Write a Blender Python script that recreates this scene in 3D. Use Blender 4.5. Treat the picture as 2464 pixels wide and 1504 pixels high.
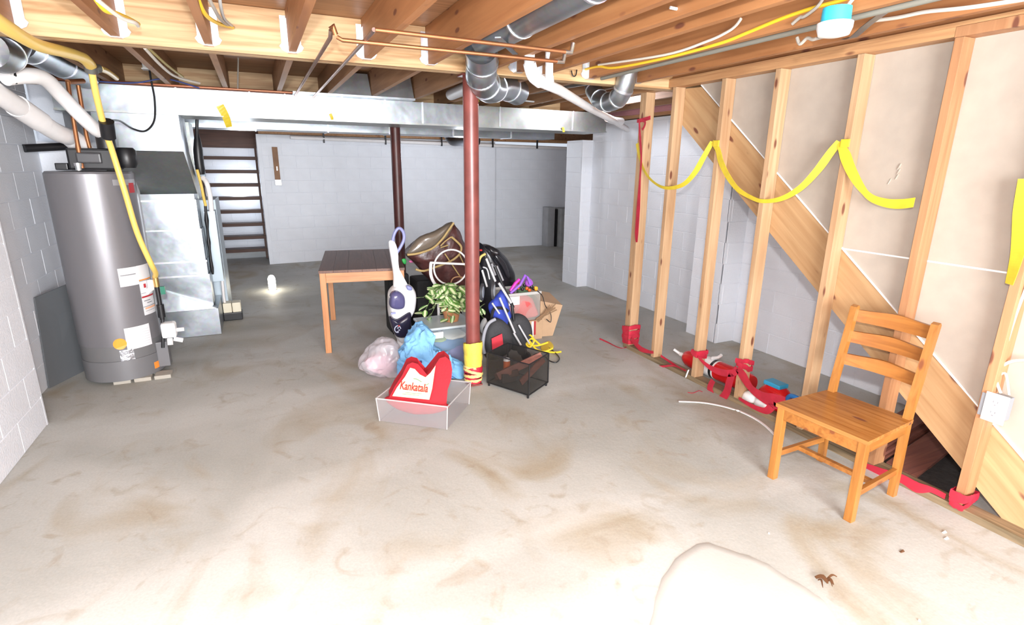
import bpy, bmesh, math, random
from math import sin, cos, pi, radians
from mathutils import Vector, Matrix, noise, Euler
random.seed(7)
S = bpy.context.scene
for o in list(bpy.data.objects): bpy.data.objects.remove(o)
COL = S.collection

# ------------------------------------------------------------ camera, world, lights, exposure
EYE = Vector((0, 0, 1.62)); PITCH, YAW, ROLL, FPX = 0.2677, 0.43505, 0.01104, 1294.4
_f = Vector((sin(YAW)*cos(PITCH), cos(YAW)*cos(PITCH), -sin(PITCH)))
_r = Vector((cos(YAW), -sin(YAW), 0)); _u = _r.cross(_f)
R_ = _r*cos(ROLL)+_u*sin(ROLL); U_ = -_r*sin(ROLL)+_u*cos(ROLL)
cam = bpy.data.objects.new('camera', bpy.data.cameras.new('camera')); COL.objects.link(cam)
cam.matrix_world = Matrix(((R_.x, U_.x, -_f.x, EYE.x), (R_.y, U_.y, -_f.y, EYE.y), (R_.z, U_.z, -_f.z, EYE.z), (0, 0, 0, 1)))
cam.data.sensor_width = 36; cam.data.lens = FPX/2464*36; cam.data.clip_start = .05; cam.data.clip_end = 60
S.camera = cam
w = bpy.data.worlds.new('world'); S.world = w; w.use_nodes = True
w.node_tree.nodes['Background'].inputs[0].default_value = (.8, .88, 1, 1); w.node_tree.nodes['Background'].inputs[1].default_value = .4
def lamp(name, kind, loc, power, color=(1, 1, 1), size=.1, size_y=None, rot=(0, 0, 0)):
    d = bpy.data.lights.new(name, kind); d.energy = power; d.color = color
    if kind == 'AREA':
        d.size = size
        if size_y: d.shape = 'RECTANGLE'; d.size_y = size_y
    else: d.shadow_soft_size = size
    o = bpy.data.objects.new(name, d); COL.objects.link(o); o.location = loc; o.rotation_euler = rot; return o
lamp('camera_flash', 'POINT', (-.02, -.06, 1.86), 135, (1, .985, .97), .035)
lamp('soft_fill_behind', 'AREA', (.6, -2.4, 1.45), 250, (.94, .97, 1), 2.6, 1.5, (radians(88), 0, radians(-8)))  # soft fill added behind the viewpoint, no opening there
lamp('far_fill', 'POINT', (2.9, 8.0, 1.75), 15, (.84, .90, 1), .12)  # fill added to light the far zone, no bulb there
lamp('mid_fill', 'POINT', (-.1, 7.6, 1.75), 7, (.84, .90, 1), .12)  # unseen fill added to lift the far left zone
lamp('right_wall_fill', 'POINT', (3.2, 4.7, 2.28), 11, (.88, .93, 1), .05)  # fill tucked between joists, added to brighten the right block wall
lamp('step_recess_fill', 'POINT', (-.3, 10.8, 1.2), 5, (.86, .92, 1), .1)  # fill added in the recess to light the wall behind the steps
S.view_settings.view_transform = 'Standard'; S.view_settings.look = 'None'
S.view_settings.exposure = 1.06; S.view_settings.gamma = 1; S.view_settings.use_curve_mapping = False

# ------------------------------------------------------------ survey: where a sight line meets a real plane of the room
def ray(x, y): return (R_*((x-1232)/FPX)+U_*(-(y-752)/FPX)+_f)
def fl(x, y, z=0.): d = ray(x, y); return EYE+d*((z-EYE.z)/d.z)
def ay(x, y, Y): d = ray(x, y); return EYE+d*(Y/d.y)
def ax(x, y, X): d = ray(x, y); return EYE+d*(X/d.x)

# ------------------------------------------------------------ materials
MATS = {}
def nt(name):
    m = bpy.data.materials.new(name); m.use_nodes = True; t = m.node_tree; return m, t, t.nodes['Principled BSDF']
def C4(c): return (c[0], c[1], c[2], 1)
def plain(name, c, rough=.6, metal=0, alpha=1, trans=0, emis=0, var=.0, vs=8, bump=0, bs=60, spec=None):
    if name in MATS: return MATS[name]
    m, t, b = nt(name); N = t.nodes; L = t.links
    b.inputs['Base Color'].default_value = C4(c); b.inputs['Roughness'].default_value = rough
    b.inputs['Metallic'].default_value = metal; b.inputs['Alpha'].default_value = alpha
    b.inputs['Transmission Weight'].default_value = trans
    if spec is not None: b.inputs['Specular IOR Level'].default_value = spec
    if emis: b.inputs['Emission Color'].default_value = C4(c); b.inputs['Emission Strength'].default_value = emis
    tc = N.new('ShaderNodeTexCoord')
    if var:
        n = N.new('ShaderNodeTexNoise'); n.inputs['Scale'].default_value = vs; n.inputs['Detail'].default_value = 4
        L.new(tc.outputs['Object'], n.inputs['Vector'])
        r = N.new('ShaderNodeValToRGB'); r.color_ramp.elements[0].position = .3; r.color_ramp.elements[1].position = .7
        r.color_ramp.elements[0].color = C4([k*(1-var) for k in c]); r.color_ramp.elements[1].color = C4([min(1, k*(1+var*.6)) for k in c])
        L.new(n.outputs['Fac'], r.inputs['Fac']); L.new(r.outputs['Color'], b.inputs['Base Color'])
    if bump:
        n2 = N.new('ShaderNodeTexNoise'); n2.inputs['Scale'].default_value = bs; n2.inputs['Detail'].default_value = 5
        L.new(tc.outputs['Object'], n2.inputs['Vector'])
        bp = N.new('ShaderNodeBump'); bp.inputs['Strength'].default_value = bump; bp.inputs['Distance'].default_value = .01
        L.new(n2.outputs['Fac'], bp.inputs['Height']); L.new(bp.outputs['Normal'], b.inputs['Normal'])
    MATS[name] = m; return m
def wood(name, light, dark, axis='Y', rough=.55, knots=True, contrast=1., scale=1., knot=(.16, .055, .03), rot=0):
    """grain stretched along axis, knots as dark ovals"""
    if name in MATS: return MATS[name]
    m, t, b = nt(name); N = t.nodes; L = t.links
    tc = N.new('ShaderNodeTexCoord'); mp = N.new('ShaderNodeMapping')
    oi = N.new('ShaderNodeObjectInfo'); ad = N.new('ShaderNodeVectorMath'); ad.operation = 'ADD'
    ml = N.new('ShaderNodeMath'); ml.operation = 'MULTIPLY'; ml.inputs[1].default_value = 37.
    L.new(oi.outputs['Random'], ml.inputs[0]); mr_ = N.new('ShaderNodeVectorRotate'); mr_.rotation_type = 'X_AXIS'; mr_.inputs['Angle'].default_value = -rot
    L.new(tc.outputs['Object'], mr_.inputs['Vector']); L.new(mr_.outputs[0], ad.inputs[0]); L.new(ml.outputs[0], ad.inputs[1])
    s = {'X': (1.2, 22, 22), 'Y': (22, 1.2, 22), 'Z': (22, 22, 1.2)}[axis]
    mp.inputs['Scale'].default_value = [k*scale for k in s]
    L.new(ad.outputs[0], mp.inputs['Vector'])
    n = N.new('ShaderNodeTexNoise'); n.inputs['Scale'].default_value = 1.6; n.inputs['Detail'].default_value = 6; n.inputs['Distortion'].default_value = .9
    L.new(mp.outputs[0], n.inputs['Vector'])
    r = N.new('ShaderNodeValToRGB'); e = r.color_ramp.elements; e[0].position = .5-.22/contrast; e[1].position = .5+.2/contrast
    e[0].color = C4(dark); e[1].color = C4(light); L.new(n.outputs['Fac'], r.inputs['Fac'])
    big = N.new('ShaderNodeTexNoise'); big.inputs['Scale'].default_value = 1.3; L.new(ad.outputs[0], big.inputs['Vector'])
    mx = N.new('ShaderNodeMix'); mx.data_type = 'RGBA'; mx.blend_type = 'MULTIPLY'; mx.inputs[0].default_value = .45
    r2 = N.new('ShaderNodeValToRGB'); r2.color_ramp.elements[0].position = .35; r2.color_ramp.elements[0].color = (.68, .6, .52, 1); r2.color_ramp.elements[1].position = .6; r2.color_ramp.elements[1].color = (1, 1, 1, 1)
    L.new(big.outputs['Fac'], r2.inputs['Fac']); L.new(r.outputs['Color'], mx.inputs[6]); L.new(r2.outputs['Color'], mx.inputs[7])
    out = mx.outputs[2]
    if knots:
        mk = N.new('ShaderNodeMapping'); ks = {'X': (4, 11, 11), 'Y': (11, 4, 11), 'Z': (11, 11, 4)}[axis]; mk.inputs['Scale'].default_value = ks
        L.new(ad.outputs[0], mk.inputs['Vector'])
        v = N.new('ShaderNodeTexVoronoi'); v.inputs['Scale'].default_value = 1.; L.new(mk.outputs[0], v.inputs['Vector'])
        kr = N.new('ShaderNodeValToRGB'); ke = kr.color_ramp.elements; ke[0].position = .10; ke[0].color = (1, 1, 1, 1); ke[1].position = .17; ke[1].color = (0, 0, 0, 1)
        L.new(v.outputs['Distance'], kr.inputs['Fac'])
        m3 = N.new('ShaderNodeMix'); m3.data_type = 'RGBA'; L.new(kr.outputs['Color'], m3.inputs[0]); L.new(out, m3.inputs[6]); m3.inputs[7].default_value = C4(knot); out = m3.outputs[2]
    L.new(out, b.inputs['Base Color']); b.inputs['Roughness'].default_value = rough
    bp = N.new('ShaderNodeBump'); bp.inputs['Strength'].default_value = .15; bp.inputs['Distance'].default_value = .004
    L.new(n.outputs['Fac'], bp.inputs['Height']); L.new(bp.outputs['Normal'], b.inputs['Normal'])
    MATS[name] = m; return m
def metal(name, c=(.72, .76, .8), rough=.3, var=.25, scale=3.):
    if name in MATS: return MATS[name]
    m, t, b = nt(name); N = t.nodes; L = t.links
    tc = N.new('ShaderNodeTexCoord'); n = N.new('ShaderNodeTexNoise'); n.inputs['Scale'].default_value = scale; n.inputs['Detail'].default_value = 3
    L.new(tc.outputs['Object'], n.inputs['Vector'])
    v = N.new('ShaderNodeTexVoronoi'); v.inputs['Scale'].default_value = 45; L.new(tc.outputs['Object'], v.inputs['Vector'])
    r = N.new('ShaderNodeValToRGB'); r.color_ramp.elements[0].position = .35; r.color_ramp.elements[1].position = .68
    r.color_ramp.elements[0].color = C4([k*(1-var) for k in c]); r.color_ramp.elements[1].color = C4(c); L.new(n.outputs['Fac'], r.inputs['Fac'])
    mx = N.new('ShaderNodeMix'); mx.data_type = 'RGBA'; mx.blend_type = 'MULTIPLY'; mx.inputs[0].default_value = .1
    L.new(r.outputs['Color'], mx.inputs[6]); L.new(v.outputs['Color'], mx.inputs[7]); L.new(mx.outputs[2], b.inputs['Base Color'])
    mr = N.new('ShaderNodeMapRange'); mr.inputs[3].default_value = rough*.8; mr.inputs[4].default_value = rough*1.35; L.new(n.outputs['Fac'], mr.inputs[0]); L.new(mr.outputs[0], b.inputs['Roughness'])
    b.inputs['Metallic'].default_value = .92
    bp = N.new('ShaderNodeBump'); bp.inputs['Strength'].default_value = .25; bp.inputs['Distance'].default_value = .03
    L.new(n.outputs['Fac'], bp.inputs['Height']); L.new(bp.outputs['Normal'], b.inputs['Normal'])
    MATS[name] = m; return m
def floor_mat():
    m, t, b = nt('stained_concrete'); N = t.nodes; L = t.links
    tc = N.new('ShaderNodeTexCoord')
    def nz(sc, det, dist=0, scl=None):
        n = N.new('ShaderNodeTexNoise'); n.inputs['Scale'].default_value = sc; n.inputs['Detail'].default_value = det; n.inputs['Distortion'].default_value = dist
        if scl:
            mp = N.new('ShaderNodeMapping'); mp.inputs['Scale'].default_value = scl; mp.inputs['Rotation'].default_value = (0, 0, .5); L.new(tc.outputs['Object'], mp.inputs['Vector']); L.new(mp.outputs[0], n.inputs['Vector'])
        else: L.new(tc.outputs['Object'], n.inputs['Vector'])
        return n
    def ramp(src, p0, c0, p1, c1):
        r = N.new('ShaderNodeValToRGB'); e = r.color_ramp.elements; e[0].position = p0; e[0].color = C4(c0); e[1].position = p1; e[1].color = C4(c1); L.new(src, r.inputs['Fac']); return r.outputs['Color']
    def mix(a, bb, fac, mode='MIX'):
        x = N.new('ShaderNodeMix'); x.data_type = 'RGBA'; x.blend_type = mode
        if isinstance(fac, float): x.inputs[0].default_value = fac
        else: L.new(fac, x.inputs[0])
        for s, i in ((a, 6), (bb, 7)):
            if isinstance(s, tuple): x.inputs[i].default_value = C4(s)
            else: L.new(s, x.inputs[i])
        return x.outputs[2]
    base = ramp(nz(.9, 6, .6).outputs['Fac'], .36, (.40, .403, .375), .62, (.52, .523, .495))
    st = ramp(nz(1.7, 7, 1.4, (1, .55, 1)).outputs['Fac'], .52, (0, 0, 0), .72, (1, 1, 1))
    c = mix(base, (.37, .32, .235), st)
    c = mix(base, c, .95)
    st2 = ramp(nz(4.5, 8, 2.).outputs['Fac'], .58, (0, 0, 0), .74, (1, 1, 1))
    c2 = mix(c, (.33, .275, .20), st2); c = mix(c, c2, .6)
    pale = ramp(nz(.7, 5, 1., (.5, 1.4, 1)).outputs['Fac'], .5, (0, 0, 0), .68, (1, 1, 1))
    c = mix(c, mix(c, (.63, .64, .62), pale), .6)
    c = mix(c, ramp(nz(90, 3).outputs['Fac'], .3, (.86, .86, .86), .7, (1, 1, 1)), .8, 'MULTIPLY')
    L.new(c, b.inputs['Base Color']); b.inputs['Roughness'].default_value = .62; b.inputs['Specular IOR Level'].default_value = .35
    n = nz(30, 6); bp = N.new('ShaderNodeBump'); bp.inputs['Strength'].default_value = .12; bp.inputs['Distance'].default_value = .01
    L.new(n.outputs['Fac'], bp.inputs['Height']); L.new(bp.outputs['Normal'], b.inputs['Normal'])
    MATS['floor'] = m; return m
FLOOR = floor_mat()
BLOCK = plain('painted_block', (.82, .85, .91), .5, var=.05, vs=3, bump=.3, bs=70)
MORTAR = plain('painted_mortar', (.79, .82, .88), .7)
JOIST = wood('fir_joist', (.48, .225, .09), (.31, .125, .045), 'Y', contrast=.75, scale=.7)
JOISTB = wood('fir_joist_back', (.44, .25, .13), (.28, .14, .07), 'Y', contrast=.75, scale=.7)
PLY = wood('plywood_beam', (.66, .46, .25), (.44, .25, .11), 'X', contrast=1.6, scale=.75, knots=False)
SUBF = wood('subfloor_boards', (.44, .23, .11), (.28, .13, .055), 'X', knots=False)
STUD = wood('pine_stud', (.54, .36, .21), (.41, .235, .12), 'Z', scale=.8)
STUDR = wood('orange_stud', (.47, .245, .12), (.35, .16, .07), 'Z', scale=.8)
PLATE = wood('top_plate_wood', (.56, .32, .15), (.41, .20, .09), 'Y')
SOLE = wood('treated_sole_plate', (.30, .22, .13), (.15, .11, .06), 'Y', contrast=1.6, knots=False)
STRING = wood('stringer_pine', (.78, .54, .30), (.62, .37, .18), 'X', scale=.8)
HONEY = wood('honey_pine', (.43, .18, .042), (.27, .095, .018), 'X', rough=.3, scale=1.1, knot=(.2, .06, .02))
HONEYZ = wood('honey_pine_upright', (.45, .195, .048), (.29, .11, .02), 'Z', rough=.3, scale=1.1, knot=(.2, .06, .02))
TABLEW = wood('table_pine', (.60, .30, .13), (.44, .19, .07), 'X', rough=.4, knots=False)
TABLEZ = wood('table_pine_leg', (.60, .28, .12), (.46, .19, .07), 'Z', rough=.4, knots=False)
TOPW = wood('dark_table_top', (.17, .07, .042), (.085, .033, .02), 'Y', rough=.35, knots=False, scale=1.4)
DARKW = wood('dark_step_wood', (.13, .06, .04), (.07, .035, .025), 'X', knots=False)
REDW = wood('red_board', (.30, .11, .075), (.17, .06, .045), 'X', knots=False)
DRY = plain('drywall_back', (.40, .342, .285), .85, var=.07, vs=9)
WHITE = plain('white_plastic', (.85, .85, .85), .35)
PVC = plain('pvc', (.88, .86, .86), .35, var=.05)
GALV = metal('galvanised', (.46, .50, .54), .34)
GALVD = metal('galvanised_dull', (.50, .52, .51), .4)
GALVB = metal('bright_bracket', (.86, .88, .92), .35)
COPPER = metal('copper', (.48, .21, .10), .5)
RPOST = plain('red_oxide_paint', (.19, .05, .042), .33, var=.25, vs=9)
HGREY = plain('heater_grey', (.21, .205, .22), .33, metal=.3)
HBAND = plain('heater_band', (.15, .15, .155), .4)
BLACK = plain('black_plastic', (.012, .012, .014), .4)
BLKFAB = plain('black_fabric', (.012, .012, .014), .85, bump=.3)
YELR = plain('yellow_ribbon', (.66, .50, .035), .45, var=.12, vs=20)
GASY = plain('yellow_gas_line', (.83, .58, .14), .4)
REDR = plain('red_ribbon', (.48, .02, .045), .45, var=.2, vs=14)

# ------------------------------------------------------------ mesh builder
class MB:
    def __init__(s): s.v = []; s.f = []; s.mi = []; s.cur = 0; s.mats = []
    def mat(s, m):
        if m not in s.mats: s.mats.append(m)
        s.cur = s.mats.index(m); return s
    def add(s, vs, fs):
        b = len(s.v); s.v += [Vector(p) for p in vs]; s.f += [[b+i for i in f] for f in fs]; s.mi += [s.cur]*len(fs); return s
    def box(s, x0, x1, y0, y1, z0, z1, bev=0):
        if bev:
            bm = bmesh.new(); bmesh.ops.create_cube(bm, size=1)
            for v in bm.verts: v.co = Vector(((x0+x1)/2+v.co.x*(x1-x0), (y0+y1)/2+v.co.y*(y1-y0), (z0+z1)/2+v.co.z*(z1-z0)))
            bmesh.ops.bevel(bm, geom=bm.edges[:], offset=bev, segments=2, affect='EDGES', profile=.6)
            s.frombm(bm); return s
        return s.add([(x, y, z) for x in (x0, x1) for y in (y0, y1) for z in (z0, z1)], [(0, 1, 3, 2), (4, 6, 7, 5), (0, 4, 5, 1), (2, 3, 7, 6), (0, 2, 6, 4), (1, 5, 7, 3)])
    def frombm(s, bm):
        bm.verts.index_update(); s.add([v.co.copy() for v in bm.verts], [[v.index for v in f.verts] for f in bm.faces]); bm.free(); return s
    def hexa(s, p):  # 8 points: bottom 4, top 4
        return s.add(p, [(3, 2, 1, 0), (4, 5, 6, 7), (0, 1, 5, 4), (1, 2, 6, 5), (2, 3, 7, 6), (3, 0, 4, 7)])
    def bar(s, a, b, w, h, up=(0, 0, 1)):
        a = Vector(a); b = Vector(b); d = (b-a).normalized(); sd = d.cross(Vector(up)).normalized(); u = sd.cross(d)
        p = [c+sd*sx*w/2+u*sy*h/2 for c in (a, b) for sx, sy in ((-1, -1), (1, -1), (1, 1), (-1, 1))]
        return s.add(p, [(3, 2, 1, 0), (4, 5, 6, 7), (0, 1, 5, 4), (1, 2, 6, 5), (2, 3, 7, 6), (3, 0, 4, 7)])
    def tube(s, pts, r, n=12, caps=True, smooth=0):
        pts = [Vector(p) for p in pts]
        if smooth: pts = curve(pts, smooth)
        rs = r if isinstance(r, (list, tuple)) else [r]*len(pts)
        if len(rs) != len(pts): rs = [rs[min(len(rs)-1, int(i*len(rs)/len(pts)))] for i in range(len(pts))]
        up = Vector((0, 0, 1)); rings = []; prev = None
        for i, p in enumerate(pts):
            d = (pts[min(i+1, len(pts)-1)]-pts[max(i-1, 0)]).normalized()
            if prev is None:
                a = d.cross(up)
                if a.length < .05: a = d.cross(Vector((1, 0, 0)))
                a.normalize()
            else:
                a = (prev-d*prev.dot(d)).normalized()
            prev = a; b = d.cross(a)
            rings.append([p+(a*cos(2*pi*k/n)+b*sin(2*pi*k/n))*rs[i] for k in range(n)])
        vs = [q for g in rings for q in g]; fs = []
        for i in range(len(pts)-1):
            for k in range(n): fs.append((i*n+k, i*n+(k+1) % n, (i+1)*n+(k+1) % n, (i+1)*n+k))
        if caps: fs.append(list(range(n))[::-1]); fs.append([(len(pts)-1)*n+k for k in range(n)])
        return s.add(vs, fs)
    def lathe(s, c, prof, n=24):
        c = Vector(c); vs = []; fs = []
        for r, z in prof: vs += [c+Vector((r*cos(2*pi*k/n), r*sin(2*pi*k/n), z)) for k in range(n)]
        for i in range(len(prof)-1):
            for k in range(n): fs.append((i*n+k, i*n+(k+1) % n, (i+1)*n+(k+1) % n, (i+1)*n+k))
        fs.append(list(range(n))[::-1]); fs.append([(len(prof)-1)*n+k for k in range(n)])
        return s.add(vs, fs)
    def prism(s, poly, off):
        n = len(poly); off = Vector(off); P = [Vector(p) for p in poly]
        return s.add(P+[p+off for p in P], [list(range(n)), [n+k for k in range(n)][::-1]]+[(k, (k+1) % n, n+(k+1) % n, n+k) for k in range(n)])
    def puff(s, outline, depth, axis=(0, 1, 0), rings=5, smooth=3, flat=0., wr=0., seed=0, fold=0.):
        """inflated closed cushion inside an outline"""
        P = [Vector(p) for p in outline]
        if smooth: P = curve(P, smooth, closed=True)
        c = sum(P, Vector())/len(P); a = Vector(axis).normalized(); n = len(P); vs = []; fs = []
        lv = [(1, 0)]+[(cos(pi/2*k/rings)**(.5+flat), sin(pi/2*k/rings)**(.8)) for k in range(1, rings)]
        seq = [(q, -h) for q, h in lv[::-1]]+[(q, h) for q, h in lv[1:]]
        for q, h in seq: vs += [c+(p-c)*q+a*h*depth/2 for p in P]
        m = len(seq)
        for i in range(m-1):
            for k in range(n): fs.append((i*n+k, i*n+(k+1) % n, (i+1)*n+(k+1) % n, (i+1)*n+k))
        vs += [c-a*depth/2, c+a*depth/2]
        for k in range(n): fs.append((m*n, (k+1) % n, k)); fs.append((m*n+1, (m-1)*n+k, (m-1)*n+(k+1) % n))
        if wr: vs = [v+noise.noise_vector(v*14+Vector((seed, 0, 0)))*wr+noise.noise_vector(v*34)*wr*.4 for v in vs]
        if fold: vs = [v+(v-c).normalized()*fold*((1-2*abs(noise.noise(v*9+Vector((seed, 3, 1)))))-.5)*1.3+(v-c).normalized()*fold*.5*(1-2*abs(noise.noise(v*22))) for v in vs]
        return s.add(vs, fs)
    def ribbon(s, pts, w, wd=(0, 0, 1), smooth=6, th=.0012, tw=0., ph=0.):
        P = curve([Vector(p) for p in pts], smooth) if smooth else [Vector(p) for p in pts]
        n = len(P); vs = []; fs = []
        ws = w if isinstance(w, (list, tuple)) else [w]
        for i, p in enumerate(P):
            d = (P[min(i+1, n-1)]-P[max(i-1, 0)]).normalized(); b = Vector(wd); b = b-d*b.dot(d)
            if b.length < .02: b = d.cross(Vector((1, .3, 0)))
            b.normalize(); b = Matrix.Rotation(tw*i/n+ph, 3, d) @ b; nn = d.cross(b)*th
            u = i/max(1, n-1)*(len(ws)-1); j = min(int(u), max(0, len(ws)-2)); ww = ws[0] if len(ws) == 1 else ws[j]*(1-(u-j))+ws[j+1]*(u-j)
            vs += [p-b*ww/2-nn, p+b*ww/2-nn, p+b*ww/2+nn, p-b*ww/2+nn]
        for i in range(n-1):
            for k in range(4): fs.append((i*4+k, i*4+(k+1) % 4, i*4+4+(k+1) % 4, i*4+4+k))
        fs += [(3, 2, 1, 0), (n*4-4, n*4-3, n*4-2, n*4-1)]
        return s.add(vs, fs)
    def build(s, name, mat=None, parent=None, label=None, smooth=False, local=False, kind=None, origin=None):
        me = bpy.data.meshes.new(name)
        off = Vector()
        if not local:
            if parent is not None: off = parent['_w'] if '_w' in parent else Vector(); off = Vector(off)
            else:
                xs = [v.x for v in s.v]; ys = [v.y for v in s.v]; zs = [v.z for v in s.v]
                off = Vector(origin) if origin else Vector(((min(xs)+max(xs))/2, (min(ys)+max(ys))/2, min(zs)))
        me.from_pydata([v-off for v in s.v], [], s.f)
        if mat is not None and not s.mats: me.materials.append(mat)
        for m in s.mats: me.materials.append(m)
        if s.mats: me.polygons.foreach_set('material_index', s.mi)
        bm = bmesh.new(); bm.from_mesh(me); bmesh.ops.recalc_face_normals(bm, faces=bm.faces)
        if smooth:
            for f in bm.faces: f.smooth = True
            for e in bm.edges:
                if len(e.link_faces) == 2 and e.calc_face_angle(0) > radians(38): e.smooth = False
        bm.to_mesh(me); bm.free()
        o = bpy.data.objects.new(name, me); COL.objects.link(o)
        if parent is not None:
            o.parent = parent; o['_w'] = tuple(off)
            if local: o['_w'] = (0, 0, 0)
        else: o.location = off; o['_w'] = tuple(off)
        if label: o['label'] = label
        if kind: o['kind'] = kind
        return o
def curve(P, n, closed=False):
    out = []; m = len(P)
    for i in range(m if closed else m-1):
        if closed: a, b, c, d = P[(i-1) % m], P[i], P[(i+1) % m], P[(i+2) % m]
        else: a, b, c, d = P[max(i-1, 0)], P[i], P[i+1], P[min(i+2, m-1)]
        for k in range(n):
            t = k/n; out.append(.5*((2*b)+(c-a)*t+(2*a-5*b+4*c-d)*t*t+(3*b-a-3*c+d)*t**3))
    if not closed: out.append(P[-1].copy())
    return out
def thing(name, label, cat, loc=(0, 0, 0), rz=0, group=None, rot=None):
    o = bpy.data.objects.new(name, None); COL.objects.link(o); o.location = loc; o.rotation_euler = rot or (0, 0, rz)
    o['label'] = label; o['category'] = cat; o['_w'] = tuple(loc); o.empty_display_size = .1
    if group: o['group'] = group
    return o
def tag(o, label, cat, group=None, kind=None):
    o['label'] = label; o['category'] = cat
    if group: o['group'] = group
    if kind: o['kind'] = kind
    return o
def struct(o): o['kind'] = 'structure'; return o

# ------------------------------------------------------------ floor
fb = MB().box(-2.2, 7.4, -2.8, 11.6, -.2, 0)
floor = struct(fb.build('floor', FLOOR))
pp = [fl(*p) for p in ((1560, 1500), (1575, 1450), (1592, 1392), (1640, 1330), (1690, 1303), (1745, 1318), (1800, 1335), (1850, 1358), (1900, 1392), (1950, 1418), (1985, 1450), (2020, 1500), (2050, 1560), (2090, 1700), (1900, 1900), (1600, 1900), (1530, 1700))]
pc = [Vector((p.x+random.uniform(-.006, .006), p.y+random.uniform(-.006, .006), -.002)) for p in curve(pp, 3, True)]
cc = sum(pc, Vector())/len(pc)
mb = MB(); n = len(pc); vs = pc+[cc+(p-cc)*.97+Vector((0, 0, .006)) for p in pc]+[cc+(p-cc)*.86+Vector((0, 0, .008)) for p in pc]+[cc+Vector((0, 0, .009))]
mb.add(vs, [(k, (k+1) % n, n+(k+1) % n, n+k) for k in range(n)]+[(n+k, n+(k+1) % n, 2*n+(k+1) % n, 2*n+k) for k in range(n)]+[(2*n+k, 2*n+(k+1) % n, 3*n) for k in range(n)])
mb.build('raised_patch', plain('patch_concrete', (.50, .505, .48), .7, var=.06, vs=2.5, bump=.06), floor, smooth=True)

# ------------------------------------------------------------ block walls
BM = {}
def block_mesh(w, h):
    k = (round(w, 3), round(h, 3))
    if k not in BM:
        m = MB(); b = .003
        m.add([(0, -.05, 0), (w, -.05, 0), (w, -.05, h), (0, -.05, h), (0, -b, 0), (w, -b, 0), (w, -b, h), (0, -b, h), (b, 0, b), (w-b, 0, b), (w-b, 0, h-b), (b, 0, h-b)],
              [(0, 1, 5, 4), (1, 2, 6, 5), (2, 3, 7, 6), (3, 0, 4, 7), (4, 5, 9, 8), (5, 6, 10, 9), (6, 7, 11, 10), (7, 4, 8, 11), (8, 9, 10, 11)])
        me = bpy.data.meshes.new('block'); me.from_pydata(m.v, [], m.f); me.materials.append(BLOCK); BM[k] = me
    return BM[k]
def blockwall(name, p0, p1, z1, thick=.2, start=0., z0=0., slab_back=True):
    """front face runs from p0 to p1 with the room on its LEFT side (local +y)"""
    a = Vector((*p0, z0)); b = Vector((*p1, z0)); L = (b-a).length; ang = math.atan2(b.y-a.y, b.x-a.x)
    m = MB().box(0, L, -thick, -.0035, 0, z1-z0)
    w = m.build(name, MORTAR, local=True); w.location = a; w.rotation_euler = (0, 0, ang); struct(w)
    bw, bh, j = .397, .19, .003; z = 0; row = 0
    while z < z1-z0-.03:
        h = min(bh, z1-z0-z); x = -(start+(row % 2)*.2) % .4-.4
        while x < L:
            xa = max(x, 0); xb = min(x+bw, L)
            if xb-xa > .03:
                o = bpy.data.objects.new('block', block_mesh(xb-xa, h-j)); COL.objects.link(o); o.parent = w; o.location = (xa, random.uniform(-.0012, .0012), z)
            x += bw+j
        z += bh+.002; row += 1
    return w
# room is to the left of each direction
blockwall('wall_left', (-1.36, 4.06), (-1.36, 1.4), 2.2)                # near left stretch
struct(MB().box(-1.56, -1.36, -2.6, 1.4, 0, 2.2).build('wall_left', BLOCK))
struct(MB().box(-1.76, -1.36, 4.04, 4.06, 0, 2.2).build('trim_1', BLOCK))
blockwall('wall_left_recess', (-1.55, 5.62), (-1.55, 4.06), 2.2)
blockwall('wall_left_return', (-.95, 5.62), (-1.55, 5.62), 1.76)
struct(MB().box(-1.6, -1.4, 5.85, 11.4, 0, 2.43).build('wall_left_rear', BLOCK))
blockwall('wall_far', (4.2, 9.88), (.12, 9.6), 2.04)
blockwall('wall_far_right', (7.0, 9.98), (4.15, 9.98), 1.97)
struct(MB().box(.06, .12, 9.6, 11.2, 0, 2.04).build('wall_far_return', BLOCK))
blockwall('wall_step_recess', (.12, 11.15), (-1.4, 11.15), 1.86)
blockwall('wall_right', (4.03, 1.2), (4.03, 6.24), 2.14)
struct(MB().box(4.03, 4.23, -2.6, 1.2, 0, 2.14).build('wall_right_front', BLOCK))
struct(MB().box(6.9, 7.1, 6.2, 10.1, 0, 2.43).build('wall_right_rear', BLOCK))
struct(MB().box(4.2, 7.0, 6.1, 6.3, 0, 2.43).build('wall_side_room', BLOCK))
struct(MB().box(-1.7, 4.2, -2.8, -2.6, 0, 2.43).build('wall_back', BLOCK))
# pilasters (a front of blocks and a side of blocks)
def pilaster(name, x0, x1, y0, y1, z1):
    w = blockwall(name, (x0, y0+.03), (x0, y1), z1, thick=x1-x0-.01)
    f = blockwall(name+'_face', (x1, y0), (x0, y0), z1, thick=.02, start=.2)
pilaster('wall_right_pier', 3.87, 4.13, 6.22, 6.62, 1.94)
pilaster('wall_right_pilaster', 3.81, 4.03, 3.60, 4.0, 2.14)
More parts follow.
